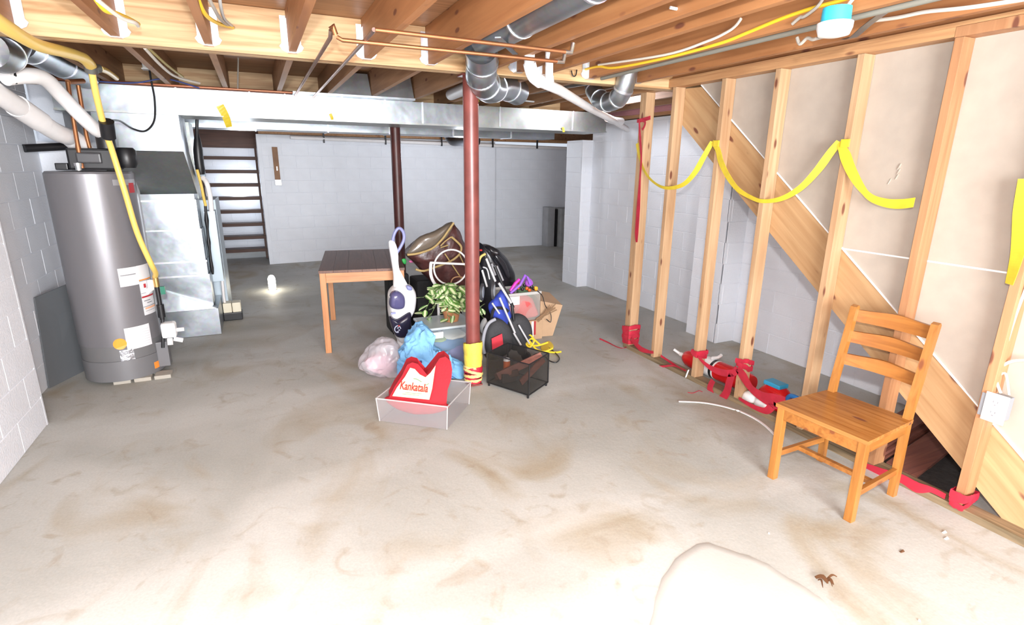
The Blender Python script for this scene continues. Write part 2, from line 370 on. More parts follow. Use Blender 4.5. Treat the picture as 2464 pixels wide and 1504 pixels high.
# sill timbers and rim boards above the block walls
struct(MB().box(.1, 7, 9.7, 9.95, 2.05, 2.1).build('trim_2', PLATE))
struct(MB().box(.1, 7, 9.78, 10.0, 2.1, 2.43).build('trim_3', JOISTB))
struct(MB().box(-1.7, .12, 11.16, 11.36, 1.86, 2.43).build('trim_4', DARKW))  # dark board put in for the unlit void above the recess
struct(MB().box(3.98, 4.2, -2.6, 6.3, 2.15, 2.2).build('trim_5', PLATE))
struct(MB().box(4.1, 4.16, -2.6, 6.3, 2.2, 2.43).build('trim_6', JOIST))
struct(MB().box(-1.75, -1.5, -2.6, 5.8, 2.2, 2.43).build('trim_7', JOISTB))

# ------------------------------------------------------------ ceiling: subfloor, beams, joists with hangers
ceil = struct(MB().box(-1.8, 7.2, -2.8, 11.4, 2.43, 2.47).build('ceiling', SUBF)); ceil['_w'] = tuple(ceil.location)
MB().box(-1.5, 4.0, 3.525, 3.575, 2.192, 2.428).box(-1.5, 4.0, 3.58, 3.63, 2.192, 2.428).build('beam', PLY, ceil, 'pale plywood beam')
MB().box(-1.5, 4.0, 5.98, 6.03, 2.195, 2.428).box(-1.5, 4.0, 6.035, 6.085, 2.195, 2.428).build('beam', PLY, ceil, 'pale plywood beam')
JX = [-1.37, -.965, -.56, -.155, .255, .665, 1.05, 1.45, 1.65, 1.84, 2.21, 2.62]
for x in JX:
    for (y0, y1, mt, hy) in ((-2.5, 3.522, JOIST, 3.52), (3.633, 5.978, JOISTB, 3.636), (6.09, 9.75, JOISTB, None)):
        if x in (1.65,) and y0 > 0: continue
        j = MB().box(x-.019, x+.019, y0, y1, 2.212, 2.428).build('joist', mt, ceil)
        if hy:
            h = MB(); d = -1 if hy < 3.6 else 1
            h.box(x-.023, x+.023, *sorted((hy, hy+d*.045)), 2.208, 2.2115)
            for sx in (-1, 1):
                a = x+sx*.0195; h.box(min(a, a+sx*.003), max(a, a+sx*.003), *sorted((hy, hy+d*.045)), 2.21, 2.38)
                b = x+sx*.021
                yy = sorted((hy, hy+d*.003))
                h.prism([(b, yy[0], 2.40), (b+sx*.03, yy[0], 2.40), (b+sx*.03, yy[0], 2.26), (b+sx*.042, yy[0], 2.245), (b+sx*.03, yy[0], 2.225), (b, yy[0], 2.212)], (0, .003, 0))
            h.build('joist_hanger', GALVB, j, 'bright joist hanger')
for x in (3.035, 3.06):
    pass
MB().box(2.97, 3.008, -2.5, 3.522, 2.262, 2.428).build('joist', JOIST, ceil)
MB().box(2.97, 3.008, 3.633, 5.978, 2.262, 2.428).build('joist', JOISTB, ceil)
for x in (3.4, 3.75):
    MB().box(x-.019, x+.019, 3.633, 5.978, 2.212, 2.428).build('joist', JOISTB, ceil)
MB().box(3.05, 4.0, -2.5, 2.0, 2.40, 2.425).build('stair_head_board', JOIST, ceil)
ins = MB()
ins.puff([(3.99, 4.05, 2.2), (3.99, 4.05, 2.36), (3.99, 5.9, 2.36), (3.99, 5.9, 2.2)], .16, (1, 0, 0), wr=.02)
tag(ins.build('insulation_batt', plain('pink_insulation', (.55, .25, .27), .95, bump=.8, bs=25), smooth=True), 'pink fibreglass insulation batt tucked above the right block wall', 'insulation', kind='stuff')

# ------------------------------------------------------------ stud partition with its staircase
XP = 2.94
part = thing('stud_partition', 'open pine stud partition with top plate and dark sole plate, right of the room', 'wall frame', (3.04, 2.2, 0))
MB().box(XP, XP+.089, .2, 3.87, 0, .038).build('sole_plate', SOLE, part, 'dark treated sole plate')
MB().box(XP, XP+.089, 1.60, 4.45, 2.201, 2.243).box(XP, XP+.089, -.4, 4.45, 2.2435, 2.262).build('top_plate', PLATE, part)
MB().box(XP, XP+.089, -.4, 1.598, 2.198, 2.242).build('top_plate', STUDR, part)
sy = []
for i, px in enumerate(((1500, 835), (1567, 857), (1661, 905), (1765, 955), (1911, 1030), (2086, 1112), (2291, 1213))):
    p = fl(*px, .038); sy.append(p.y-.038)
sy[0] = 3.785
for i, y in enumerate(sy):
    m = MB()
    if i == 0: m.box(XP, XP+.089, y, y+.0375, .0385, 2.2, .002).box(XP, XP+.089, y+.038, y+.076, .0385, 2.2, .002)
    else: m.box(XP, XP+.089, y, y+.038, .0385, 2.2 if y > 1.6 else 2.197, .002)
    m.build('stud', STUD if i < 5 else STUDR, part)
# staircase behind the studs
st = thing('staircase', 'wooden staircase with a knotty pine stringer descending behind the studs', 'staircase', (3.5, 1.2, 0))
XP_ = 0
lo = [ax(1650, 300, 3.09), ax(2048, 791, 3.09), ax(2202, 972, 3.09), ax(2435, 1275, 3.09)]
hi = [ax(1690, 205, 3.09), ax(2010, 570, 3.09), ax(2240, 840, 3.09), ax(2464, 1110, 3.09)]
# straight stringer fitted through those points
p1, p0 = Vector((3.09, 3.56, 2.0)), Vector((3.09, .93, -.045)); d = (p1-p0).normalized(); nn = Vector((0, -d.z, d.y))
sl = (2.208-.375)/(3.285-1.02)
def up(y): return .375+sl*(y-1.02)
def stringer(x):
    def dn(y): return 1.963/2.51*(y-.968)
    ye = 3.27
    poly = [(x, .969, .001), (x, 3.48, dn(3.48)), (x, 3.54, 2.197), (x, ye, up(ye)-.01), (x, .62, up(.62)), (x, .62, .001)]
    return MB().prism(poly, (.038, 0, 0))
S1 = stringer(XP+.0905)
s_o = S1.build('stringer', None, st)
sm = wood('stringer_pine_slope', (.54, .35, .18), (.39, .215, .095), 'Y', scale=.65, contrast=.9, rot=.689)
s_o.data.materials.append(sm)
for nd in sm.node_tree.nodes:                       # grain runs along the slope
    if nd.bl_idname == 'ShaderNodeMapping': nd.vector_type = 'POINT'
stringer(3.97).build('stringer', PLATE, st)
rise, run = .195, .2375
for k in range(10):
    z = .17+k*rise; y = 1.02+(z-.375)/sl+.12
    MB().box(3.075, 3.968, y-.05, y+.22, z-.02, z+.012).build('tread', STUD, st)
    MB().box(3.075, 3.968, y+.2, y+.218, z+.0125, z+rise-.021).build('riser', STUD, st)
# drywall above the stringer with its white painted edge
yA, yB = .62, 3.27
dw = thing('drywall_panel', 'beige unpainted drywall sheet closing the stair above the sloping stringer', 'drywall', (3.1, 1.5, .3))
zs = 1.175; ys = 1.02+(zs-.375)/sl
MB().prism([(XP+.0915, ys+.003, zs+.003), (XP+.0915, 3.28, up(3.28)-.003), (XP+.0915, 3.28, 2.26), (XP+.0915, -.6, 2.26), (XP+.0915, -.6, zs+.003)], (.0125, 0, 0)).build('sheet', DRY, dw)
MB().prism([(XP+.0915, ys, zs-.001), (XP+.0915, yA, up(yA)+.002), (XP+.0915, yA, .05), (XP+.0915, -.6, .05), (XP+.0915, -.6, zs-.001)], (.0125, 0, 0)).build('sheet', DRY, dw)
MB().prism([(XP+.09, ys+.01, zs-.004), (XP+.09, -.6, zs-.004), (XP+.09, -.6, zs+.004), (XP+.09, ys+.01, zs+.004)], (.014, 0, 0)).build('seam', WHITE, dw, 'white seam between sheets')
MB().prism([(XP+.083, yA, up(yA)), (XP+.083, yB, up(yB)), (XP+.083, yB, up(yB)+.009), (XP+.083, yA, up(yA)+.009)], (.022, 0, 0)).build('edge_bead', WHITE, dw, 'white painted edge bead')
p = ax(2150, 420, XP+.088)
g = MB()
for k in range(4):
    q = p+Vector((0, random.uniform(-.02, .02), -.05+.025*k)); g.bar(q, q+Vector((0, -.012, .03)), .0015, .006+.003*k, (1, 0, 0))
g.build('scuff', plain('gypsum', (.50, .44, .37), .9), dw, 'scuffed plaster marks')

# ------------------------------------------------------------ steel posts
RSHADE = plain('red_oxide_shaded', (.075, .02, .017), .4, var=.25, vs=9)  # red oxide darkened to imitate the dimmer light on the rear post
def post(x, y, r, z1, label, RPOST=RPOST):
    t = thing('steel_post', label, 'post', (x, y, 0))
    MB().lathe((x, y, .012), [(r, 0), (r, z1-.024)], 28).build('column', RPOST, t, smooth=True)
    MB().box(x-.055, x+.055, y-.055, y+.055, 0, .012).build('base_plate', RPOST, t)
    MB().box(x-.075, x+.075, y-.05, y+.05, z1-.012, z1).build('top_plate', RPOST, t)
post(1.352, 3.60, .053, 2.19, 'red oxide steel post in front, rising from the clutter to the plywood beam')
post(1.40, 6.03, .053, 2.193, 'red steel post, darkened for dim light, behind the table, half hidden by the metal duct', RSHADE)

# ------------------------------------------------------------ ducts
def D(name, mb, mat, label, cat, **k): return tag(mb.build(name, mat, **k), label, cat)
dt = thing('trunk_duct', 'long galvanised rectangular trunk duct hanging across the room', 'duct', (1, 5.6, 2.0))
xs = [-1.34, -.52, .02, .30, .46, .78, 1.17, 1.53, 2.05, 2.35, 3.22, 3.66]
for i in range(len(xs)-1):
    a, b = xs[i], xs[i+1]
    m = MB().box(a+.0015, b-.0015, 5.4, 5.86, 2.003, 2.193)
    m.add([(a+.03, 5.399, 2.02), (b-.03, 5.399, 2.02), (b-.05, 5.392, 2.1), ((a+b)/2, 5.397, 2.18), (a+.05, 5.394, 2.1)], [])
    m.build('duct_section', GALV if i < 8 else GALVD, dt)
    if i: MB().box(a-.006, a+.006, 5.39, 5.3995, 2.0, 2.196).box(a-.006, a+.006, 5.39, 5.86, 1.996, 2.0025).build('drive_cleat', GALVB, dt)
MB().box(-1.34, 3.66, 5.392, 5.3995, 1.99, 2.0025).box(-1.34, 3.66, 5.38, 5.86, 1.985, 1.9895).build('bottom_flange', GALVD, dt)
MB().box(.36, 1.43, 5.28, 5.8, 2.1935, 2.2105).build('upper_trunk', GALV, dt)
for x0, x1 in ((.69, 1.03), (1.075, 1.425)):
    MB().hexa([(x0, 5.30, 2.2115), (x1, 5.30, 2.2115), (x1, 5.9, 2.2115), (x0, 5.9, 2.2115), (x0+.02, 5.34, 2.40), (x1-.02, 5.34, 2.40), (x1-.02, 5.9, 2.40), (x0+.02, 5.9, 2.40)]).build('boot', GALV, dt)
rd = thing('return_duct', 'narrow galvanised duct behind and below the long trunk duct', 'duct', (1, 6.8, 1.95))
xs = [-.68, .05, .8, 1.5, 2.3, 3.1, 3.75]
for i in range(len(xs)-1):
    MB().box(xs[i]+.002, xs[i+1]-.002, 6.75, 7.1, 1.962, 2.05, .004).build('duct_section', GALV, rd)
    if i: MB().box(xs[i]-.008, xs[i]+.008, 6.742, 7.1, 1.956, 2.055).build('drive_cleat', GALVB, rd)
for k in (0, 1, 2, 3):
    x = .1+k*1.1; MB().box(x-.012, x+.012, 6.9, 6.902, 2.055, 2.21).build('hanger_strap', GALVD, rd)
# round supply duct with elbow near the front post
def elbowduct(pts, r, name, label, seams, mat=GALV):
    t = thing(name, label, 'duct', tuple(Vector(pts[0])))
    P = curve([Vector(p) for p in pts], 5); n = len(P)
    cuts = [0]+[int(c*(n-1)) for c in seams]+[n-1]
    for a, b in zip(cuts[:-1], cuts[1:]):
        MB().tube(P[a:b+1], r, 24, False).build('duct_section', mat, t, smooth=True)
    for c in cuts[1:-1]:
        d = (P[c+1]-P[c-1]).normalized()*.007
        MB().tube([P[c]-d, P[c]+d], r+.004, 24).build('seam_ring', GALVB, t, smooth=True)
    return t
elbowduct([(1.255, -.4, 2.325), (1.255, 1.0, 2.32), (1.255, 2.2, 2.31), (1.25, 3.1, 2.30)], .085, 'round_duct', 'long round galvanised duct running between joists toward the camera', [.3, .62, .8])
e0 = [ay(1178, 118, 3.18), ay(1160, 150, 3.33), ay(1158, 182, 3.42), ay(1178, 212, 3.62), ay(1208, 205, 3.86), ay(1245, 222, 4.1)]
e0[0] = Vector((1.25, 3.15, 2.27))
elbowduct(e0, .097, 'duct_elbow', 'segmented galvanised elbow wrapping round the top of the front red post', [.22, .4, .55, .7, .88])
e1 = [ay(1508, 178, 3.45), ay(1500, 215, 3.5), ay(1482, 240, 3.6), ay(1452, 244, 3.8), ay(1432, 222, 4.0), ay(1425, 196, 4.1)]
e1[0] = Vector((e1[1].x, 3.45, 2.3))
elbowduct(e1, .07, 'duct_elbow', 'U-shaped galvanised elbow hanging below the joists above the first stud', [.2, .36, .52, .68, .84])
MB
tag(MB().tube([ay(1085, 228, 5.2), ay(1140, 205, 4.4)], .05, 16).build('white_duct_stub', plain('white_paint_metal', (.7, .71, .74), .4), smooth=True), 'short white round pipe just left of the front red post above the trunk duct', 'pipe')
tag(MB().tube([ay(1060, 290, 8.6), ay(1085, 335, 8.4), ay(1102, 340, 8.2), ay(1150, 338, 7.9)], .07, 14, smooth=4).build('black_duct_elbow', plain('dark_duct', (.06, .06, .065), .35, metal=.6), smooth=True), 'dark flexible duct elbow against the top of the far wall', 'duct')
# top-left round ducts
elbowduct([ay(-30, 120, 3.7), ay(5, 135, 3.85), ay(20, 115, 3.98), ay(30, 95, 4.05)], .085, 'duct_elbow', 'shiny galvanised elbow cut off by the left edge below the beam', [.5])
elbowduct([ay(38, 98, 4.1), ay(100, 130, 4.6), ay(205, 182, 5.3)], .09, 'round_duct', 'round galvanised duct running back from the elbow at the upper left', [.3, .7])
# joint strap
tag(MB().ribbon([ax(2125, 32, 2.25), ax(2085, 62, 2.38), ax(2052, 90, 2.5), ax(2032, 92, 2.57)], .03, (0, 1, 0)).build('metal_strap', metal('strap_steel', (.32, .33, .36), .4)), 'bent grey steel strap beside the blue junction box', 'strap')

# ------------------------------------------------------------ furnace and its sheet metal drop
fu = thing('furnace', 'tall galvanised furnace column with stepped return air drop, behind the water heater', 'furnace', (-.75, 6.0, 0))
a, b = ay(225, 275, 5.45), ay(433, 275, 5.45)
MB().box(-1.12, -.53, 5.42, 5.86, 1.70, 2.0).build('plenum', GALV, fu)
tl, tr = (-1.12, 5.42, 1.70), (-.53, 5.42, 1.70); bl_, br_ = Vector((-1.12, 5.85, 1.36)), ay(475, 466, 5.85)
MB().hexa([(-1.12, 5.85, br_.z), (br_.x, 5.85, br_.z), (br_.x, 6.2, br_.z), (-1.12, 6.2, br_.z), (-1.12, 5.42, 1.6995), (-.53, 5.42, 1.6995), (-.53, 5.86, 1.6995), (-1.12, 5.86, 1.6995)]).build('sloping_collar', GALVD, fu, 'dull sloping collar facing down')
zz = [ay(480, y, 5.8).z for y in (466, 482, 552, 628, 662)]+[ay(500, 735, 5.8).z]
xr = [br_.x+.005, -.535, -.525, -.515, -.51, -.50]
for i in range(5):
    MB().box(-1.1, xr[i+1], 5.8+.004*(i % 2), 6.1, zz[i+1]+.0015, zz[i]-.0015).build('drop_section', GALV, fu)
    if 0 < i < 5: MB().box(-1.1, xr[i]+.012, 5.785, 5.7985, zz[i]-.008, zz[i]+.008).build('drive_cleat', GALVB, fu)
MB().hexa([(-1.15, 5.72, .004), (-.46, 5.72, .004), (-.46, 6.3, .004), (-1.15, 6.3, .004), (-1.15, 5.72, .26), (-.46, 5.72, .26), (-.46, 6.3, .26), (-1.15, 6.3, .26)]).build('boot', GALV, fu)
MB().hexa([(-1.1, 5.722, .2615), (-.47, 5.722, .2615), (-.47, 5.798, .2615), (-1.1, 5.798, .2615), (-1.1, 5.792, .52), (-1.02, 5.792, .52), (-1.02, 5.798, .52), (-1.1, 5.798, .52)]).build('gusset', GALV, fu)
MB().box(-1.05, -.40, 6.32, 6.9, .01, 1.25, .006).build('cabinet', plain('furnace_blue_grey', (.42, .50, .56), .4, metal=.3), fu, 'pale blue grey furnace cabinet')
MB().box(-.95, -.55, 6.4, 6.8, 1.2515, 1.99).build('supply_plenum', GALVD, fu)
MB().box(-.50, -.405, 6.1, 6.318, .45, 1.15).build('filter_cover', plain('furnace_blue_grey', (.4, .45, .5), .4), fu)
# things between furnace and steps
q = [ay(488, 428, 5.95), ay(497, 440, 6.0), ay(505, 470, 6.0), ay(509, 508, 6.0)]
D('condensate_pipe', MB().tube(q, .022, 12, smooth=4), PVC, 'white PVC elbow pipe right of the furnace column', 'pipe', smooth=True)
D('condensate_pipe', MB().tube([ay(528, 630, 6.2), ay(534, 670, 6.2), ay(540, 725, 6.25), ay(548, 738, 6.3)], .014, 10, smooth=3), PVC, 'thin white drain tube going down to the condensate pump', 'pipe', smooth=True)
D('gas_branch', MB().tube([ay(474, 408, 5.88), ay(484, 445, 5.92), ay(490, 475, 5.95), ay(495, 495, 5.97)], .013, 10, smooth=3), GASY, 'short yellow gas branch at the right edge of the furnace', 'pipe', smooth=True)
D('gas_riser', MB().tube([ay(494, 495, 5.98), ay(499, 550, 5.99), ay(504, 600, 5.99), ay(512, 660, 5.99)], [.012, .02, .012, .018, .012, .016, .01], 10, smooth=3), BLACK, 'knobbly black iron gas riser on the furnace side', 'pipe', smooth=True)
D('flue_pipe', MB().tube([ay(474, 285, 6.0), ay(474, 320, 6.0), ay(478, 380, 6.0), ay(484, 420, 6.0)], [.014, .014, .03, .04, .04, .03], 12, smooth=3), BLACK, 'black pipe with a thick collar hanging right of the furnace plenum', 'pipe', smooth=True)
D('control_box', MB().box(-.51, -.44, 6.05, 6.13, 1.48, 1.62, .004), plain('box_blue', (.36, .46, .55), .4), 'small pale blue box on the pipe right of the furnace', 'box')
pm = thing('condensate_pump', 'small pump with cream lid on black base beside the furnace', 'pump', (-.36, 6.3, 0))
MB().box(-.46, -.28, 6.2, 6.34, 0, .085, .008).build('tank', BLACK, pm)
MB().box(-.455, -.372, 6.2, 6.33, .086, .19, .01).box(-.368, -.285, 6.2, 6.33, .086, .19, .01).build('lid', plain('cream_plastic', (.75, .70, .55), .5), pm)
D('slanted_shape', MB().prism([(-1.545, 4.75, .001), (-1.29, 5.35, .001), (-1.33, 5.3, .72), (-1.545, 4.86, .66)], (.01, -.004, 0)), plain('slant_grey', (.13, .14, .15), .5), 'dark grey slanted flat shape by the block wall behind the water heater', 'panel')  # dark grey slanted flat shape near the heater

# ------------------------------------------------------------ water heater
HX, HY, HR = -1.075, 4.87, .262
wh = thing('water_heater', 'tall grey cylindrical gas water heater by the left wall', 'water heater', (HX, HY, 0))
MB().lathe((HX, HY, .03), [(HR, 0), (HR, .155)], 48).build('base_skirt', plain('heater_grey_low', (.19, .19, .20), .35, metal=.2), wh, smooth=True)
MB().lathe((HX, HY, .03), [(HR-.003, .156), (HR-.003, .27)], 48).build('band', HBAND, wh, smooth=True)
MB().lathe((HX, HY, .03), [(HR, .271), (HR, 1.50), (HR-.012, 1.515), (0.01, 1.52)], 48).build('tank', HGREY, wh, smooth=True)
def cyl_hit(px, py, r=HR):
    d = ray(px, py); ox, oy = EYE.x-HX, EYE.y-HY
    a = d.x*d.x+d.y*d.y; b = 2*(ox*d.x+oy*d.y); c = ox*ox+oy*oy-r*r; disc = b*b-4*a*c
    t = (-b-math.sqrt(max(disc, 0)))/(2*a); p = EYE+d*t; return math.atan2(p.y-HY, p.x-HX), p.z
def patch(px0, px1, z0, z1, r, mat, name, parent, label=None, py=None, corner=None):
    a0, a1 = px0, px1; m = MB(); n = 10; vs = []
    for k in range(n+1):
        a = a0+(a1-a0)*k/n
        for rr, z in ((r, z0), (r, z1), (r-.004, z1), (r-.004, z0)): vs.append((HX+rr*cos(a), HY+rr*sin(a), z))
    fs = [(4*k+j, 4*k+(j+1) % 4, 4*k+4+(j+1) % 4, 4*k+4+j) for k in range(n) for j in range(4)]+[(0, 1, 2, 3), (4*n+3, 4*n+2, 4*n+1, 4*n)]
    m.add(vs, fs); return m.build(name, mat, parent, label, smooth=False)
LAB = plain('sticker_white', (.74, .74, .76), .4)
INK = plain('sticker_ink', (.25, .25, .27), .5); ORI = plain('sticker_orange', (.85, .27, .04), .5); RDI = plain('sticker_red', (.45, .03, .04), .5)
a0 = cyl_hit(284, 660)[0]; a1 = cyl_hit(330, 655)[0]; a2 = cyl_hit(357, 650)[0]
z_ = lambda x, y: cyl_hit(x, y)[1]
l1 = patch(a0, a1, z_(300, 690), z_(300, 645), HR+.002, LAB, 'label_sheet', wh, 'white paper label')
patch(a0+.04, a1-.06, z_(300, 664), z_(300, 661.5), HR+.0026, INK, 'print_line', l1)
l2 = patch(a1, a2, z_(345, 760), z_(345, 636), HR+.003, LAB, 'warning_label', wh, 'tall white warning label with red lines')
for (ya, yb, mt, f0, f1) in ((674, 671, ORI, 0, 1), (676, 674.5, INK, 0, 1), (717, 713, RDI, 0, 1), (706, 705, INK, 0, .9), (726, 724, INK, .1, .6), (732, 730, INK, .3, .7), (740, 738.5, INK, 0, 1), (746, 741.5, plain('sticker_peach', (.85, .45, .28), .5), .1, 1), (693, 683, RDI, .25, .42), (690, 680, RDI, .7, .9), (751, 750, INK, .1, .9)):
    patch(a1+(a2-a1)*f0, a1+(a2-a1)*f1, z_(345, ya), z_(345, yb), HR+.004, mt, 'print_line', l2)
b0 = cyl_hit(302, 815)[0]; b1 = cyl_hit(362, 805)[0]
l3 = patch(b0, b1, z_(330, 838), z_(330, 785), HR+.002, LAB, 'label_sheet', wh, 'white lower paper label')
for k in range(7): patch(b0+.04, b1-.04, z_(330, 832-6*k), z_(330, 831.2-6*k), HR+.0026, plain('sticker_faint', (.55, .56, .6), .5), 'print_line', l3)
c0 = cyl_hit(272, 830); c1 = cyl_hit(306, 830); m = MB(); ac = (c0[0]+c1[0])/2; zc = c0[1]; vs = []
for k in range(24):
    t = 2*pi*k/24; a = ac+cos(t)*(c1[0]-c0[0])/2; z = zc+sin(t)*.042
    vs += [(HX+(HR+.003)*cos(a), HY+(HR+.003)*sin(a), z)]
vs2 = [((v[0]-HX)*.985+HX, (v[1]-HY)*.985+HY, v[2]) for v in vs]
m.add(vs+vs2, [list(range(24))]+[(k, (k+1) % 24, 24+(k+1) % 24, 24+k) for k in range(24)]); m.build('round_sticker', plain('sticker_bright_orange', (.95, .33, .02), .4), wh, 'round orange sticker')
patch(cyl_hit(268, 400+20)[0], cyl_hit(322, 430)[0], z_(290, 446), z_(290, 432), HR+.002, plain('badge_grey', (.42, .42, .44), .3, metal=.4), 'badge', wh, 'silver grey badge strip')
patch(cyl_hit(311, 455)[0], cyl_hit(322, 455)[0], z_(315, 464), z_(315, 440), HR+.003, RDI, 'badge', wh, 'dark red round badge')
patch(cyl_hit(372, 880)[0], cyl_hit(391, 880)[0], z_(380, 884), z_(380, 868), HR+.002, ORI, 'label_sheet', wh, 'small orange sticker near the foot')
patch(cyl_hit(290, 860)[0], cyl_hit(325, 860)[0], z_(300, 868), z_(300, 842), HR+.002, plain('foil', (.55, .56, .6), .2, metal=.8, bump=.8, bs=40), 'foil_tape', wh, 'crinkled foil tape')
# gas valve, side box
gv = MB().box(HX+HR+.03, HX+HR+.13, HY-.18, HY-.09, .30, .42, .02).build('gas_valve', WHITE, wh, 'white gas control valve')
for pts_, r_ in (([(HX+HR+.13, HY-.13, .35), (HX+HR+.18, HY-.13, .35)], .016), ([(HX+HR+.08, HY-.17, .297), (HX+HR+.08, HY-.19, .25)], .02), ([(HX+HR+.10, HY-.13, .28), (HX+HR+.16, HY-.13, .26)], .018)):
    MB().tube(pts_, r_, 10).build('knob', WHITE, gv, smooth=True)
MB().box(HX+HR-.03, HX+HR+.05, HY-.12, HY-.02, .06, .26, .006).build('junction_cover', plain('heater_grey_low2', (.16, .16, .17), .4), wh)
MB().tube([(HX+HR+.045, HY-.12, .44), (HX+HR+.045, HY-.12, .70)], [.016]*2, 10).tube([(HX+HR+.045, HY-.12, .46), (HX+HR+.045, HY-.12, .56)], .026, 10).tube([(HX+HR+.02, HY-.14, .22), (HX+HR+.045, HY-.12, .44)], .012, 8).build('gas_pipe', BLACK, wh, 'black iron gas pipe', smooth=True)
MB().tube([(HX+HR+.045, HY-.12, .70), (HX+HR+.045, HY-.125, .78)], .019, 10).build('shut_off_valve', metal('brass', (.75, .5, .2), .35), wh, 'brass shut-off valve', smooth=True)
MB().box(HX+HR+.065, HX+HR+.095, HY-.135, HY-.105, .64, .70).build('valve_handle', plain('green_handle', (.0, .15, .09), .4), wh, 'green valve handle')
MB().tube([(HX+.235, HY-.10, .66), (HX+.27, HY-.13, .69), (HX+.27, HY-.11, .75)], .022, 10).build('relief_cap', WHITE, wh, smooth=True)
# blower on the top
bw = MB()
bw.box(HX-.08, HX+.19, HY-.16, HY+.12, 1.555, 1.70, .015).build('blower', BLACK, wh, 'black vent blower')
MB().box(HX-.02, HX+.12, HY-.2, HY-.15, 1.60, 1.67, .01).build('blower_cover', plain('dark_grey', (.05, .05, .055), .35), wh)
MB().lathe((HX+.24, HY-.04, 1.57), [(.05, 0), (.065, .03), (.065, .12), (.05, .14)], 20).build('inlet_housing', BLACK, wh, smooth=True)
MB().box(HX-.15, HX-.08, HY-.17, HY+.0, 1.555, 1.60, .006).build('inlet_cover', BLACK, wh)
MB().lathe((HX-.01, HY-.22, 1.552), [(.018, 0), (.018, .05), (.022, .05), (.022, .03)], 12).build('nipple', GALVB, wh, smooth=True)
pv = ay(256, 345, 4.75)
MB().lathe((pv.x, pv.y, 1.70), [(.058, 0), (.058, .10), (.05, .1), (.05, .13)], 20).build('rubber_coupling', BLACK, wh, smooth=True)
pd = MB()
for k in range(3): pd.box(HX-.05+k*.13, HX+.06+k*.13, HY-.24, HY-.12, 0, .029, .004)
pd.box(HX-.2, HX+.2, HY-.1, HY+.2, 0, .029, .004)
tag(pd.build('concrete_pad', plain('pad_concrete', (.42, .39, .34), .85, bump=.4, bs=30)), 'low broken concrete pavers under the water heater', 'pad')
D('vent_pipe', MB().tube([ay(12, 186, 4.0), ay(60, 182, 4.1), ay(108, 190, 4.25), ay(150, 232, 4.45), ay(200, 284, 4.6), ay(240, 318, 4.72), Vector((pv.x, pv.y, 1.84))], .043, 18, smooth=4), PVC, 'upper thick white PVC vent pipe dropping to the water heater blower', 'pipe', smooth=True)
vp = thing('drain_pipe', 'lower thick white PVC pipe sloping from the left edge to behind the heater', 'pipe', tuple(ay(-40, 195, 3.9)))
P = [ay(-60, 190, 3.85), ay(60, 268, 4.35), ay(130, 315, 4.65), ay(172, 332, 4.85)]
MB().tube(P[:2]+P[1:2], .055, 18).build('pipe', PVC, vp, smooth=True)
MB().tube([P[1], P[2], P[3]], .057, 18, smooth=3).build('pipe', PVC, vp, smooth=True)
dd = (P[2]-P[1]).normalized()
MB().tube([P[1]-dd*.08, P[1]+dd*.16], .064, 18).build('coupling', PVC, vp, smooth=True)
MB().tube([P[3]-dd*.02, P[3]+Vector((.02, .03, -.03)), P[3]+Vector((.05, .08, -.10))], [.064, .066, .062], 18).build('elbow', PVC, vp, smooth=True)
D('pipe_strap', MB().tube([ay(30, 160, 4.02), ay(34, 182, 4.0), ay(36, 200, 4.02)], .012, 8), BLACK, 'black strap hanging round the upper white pipe', 'strap')
D('wall_bracket', MB().tube([(-1.54, 5.3, 1.70), (-1.36, 5.45, 1.72), (-1.2, 5.5, 1.74)], .03, 10), BLACK, 'black rod sticking out of the wall left of the furnace', 'rod', smooth=True)
D('copper_riser', MB().tube([ay(163, 195, 4.62), ay(170, 245, 4.66), ay(182, 320, 4.70), ay(190, 365, 4.72), ay(198, 405, 4.72)], [.013]*9+[.016]*3+[.02, .019, .02], 12, smooth=4), COPPER, 'left copper riser standing on the water heater top', 'pipe', smooth=True)
D('copper_riser', MB().tube([ay(188, 205, 4.8), ay(198, 265, 4.82), ay(208, 325, 4.85), ay(216, 356, 4.86)], .013, 12, smooth=3), COPPER, 'right copper riser behind the heater blower pipe', 'pipe', smooth=True)
D('copper_crosspipe', MB().tube([ay(163, 197, 4.62), ay(200, 195, 4.8)], .016, 12), COPPER, 'short copper cross pipe at the top of the heater risers', 'pipe', smooth=True)
for k, (yy, zz2, lb) in enumerate(((5.36, 2.206, 'front copper water line lying along the top edge of the trunk duct'), (5.44, 2.206, 'rear copper water line lying along the top edge of the trunk duct'))):
    D('copper_line', MB().tube([(-1.32, yy, zz2), (0, yy, zz2), (.62-.1*k, yy, zz2)], .011, 10), plain('copper_dark', (.36, .13, .07), .4, metal=.6), lb, 'pipe', smooth=True)
D('blue_wire', MB().tube([ay(95, 172, 5.0), ay(190, 188, 5.2), ay(250, 197, 5.3), ay(330, 199, 5.34), ay(400, 190, 5.33), ay(480, 212, 5.34)], .006, 8, smooth=5), plain('blue_cable', (.04, .06, .2), .4), 'dark blue cable running along the duct top at the left', 'cable', smooth=True)
D('power_cable', MB().tube([ay(360, 170, 5.3), ay(364, 195, 5.34), ay(372, 240, 5.36), ay(371, 290, 5.36), ay(350, 315, 5.32), ay(320, 310, 5.25), ay(290, 292, 5.0), ay(268, 290, 4.8)], .007, 8, smooth=6), BLACK, 'thin black cord looping in front of the furnace plenum', 'cord', smooth=True)
jb = thing('outlet_box', 'small white outlet box on a joist above the left end of the duct', 'outlet', tuple(ay(360, 170, 5.3)))
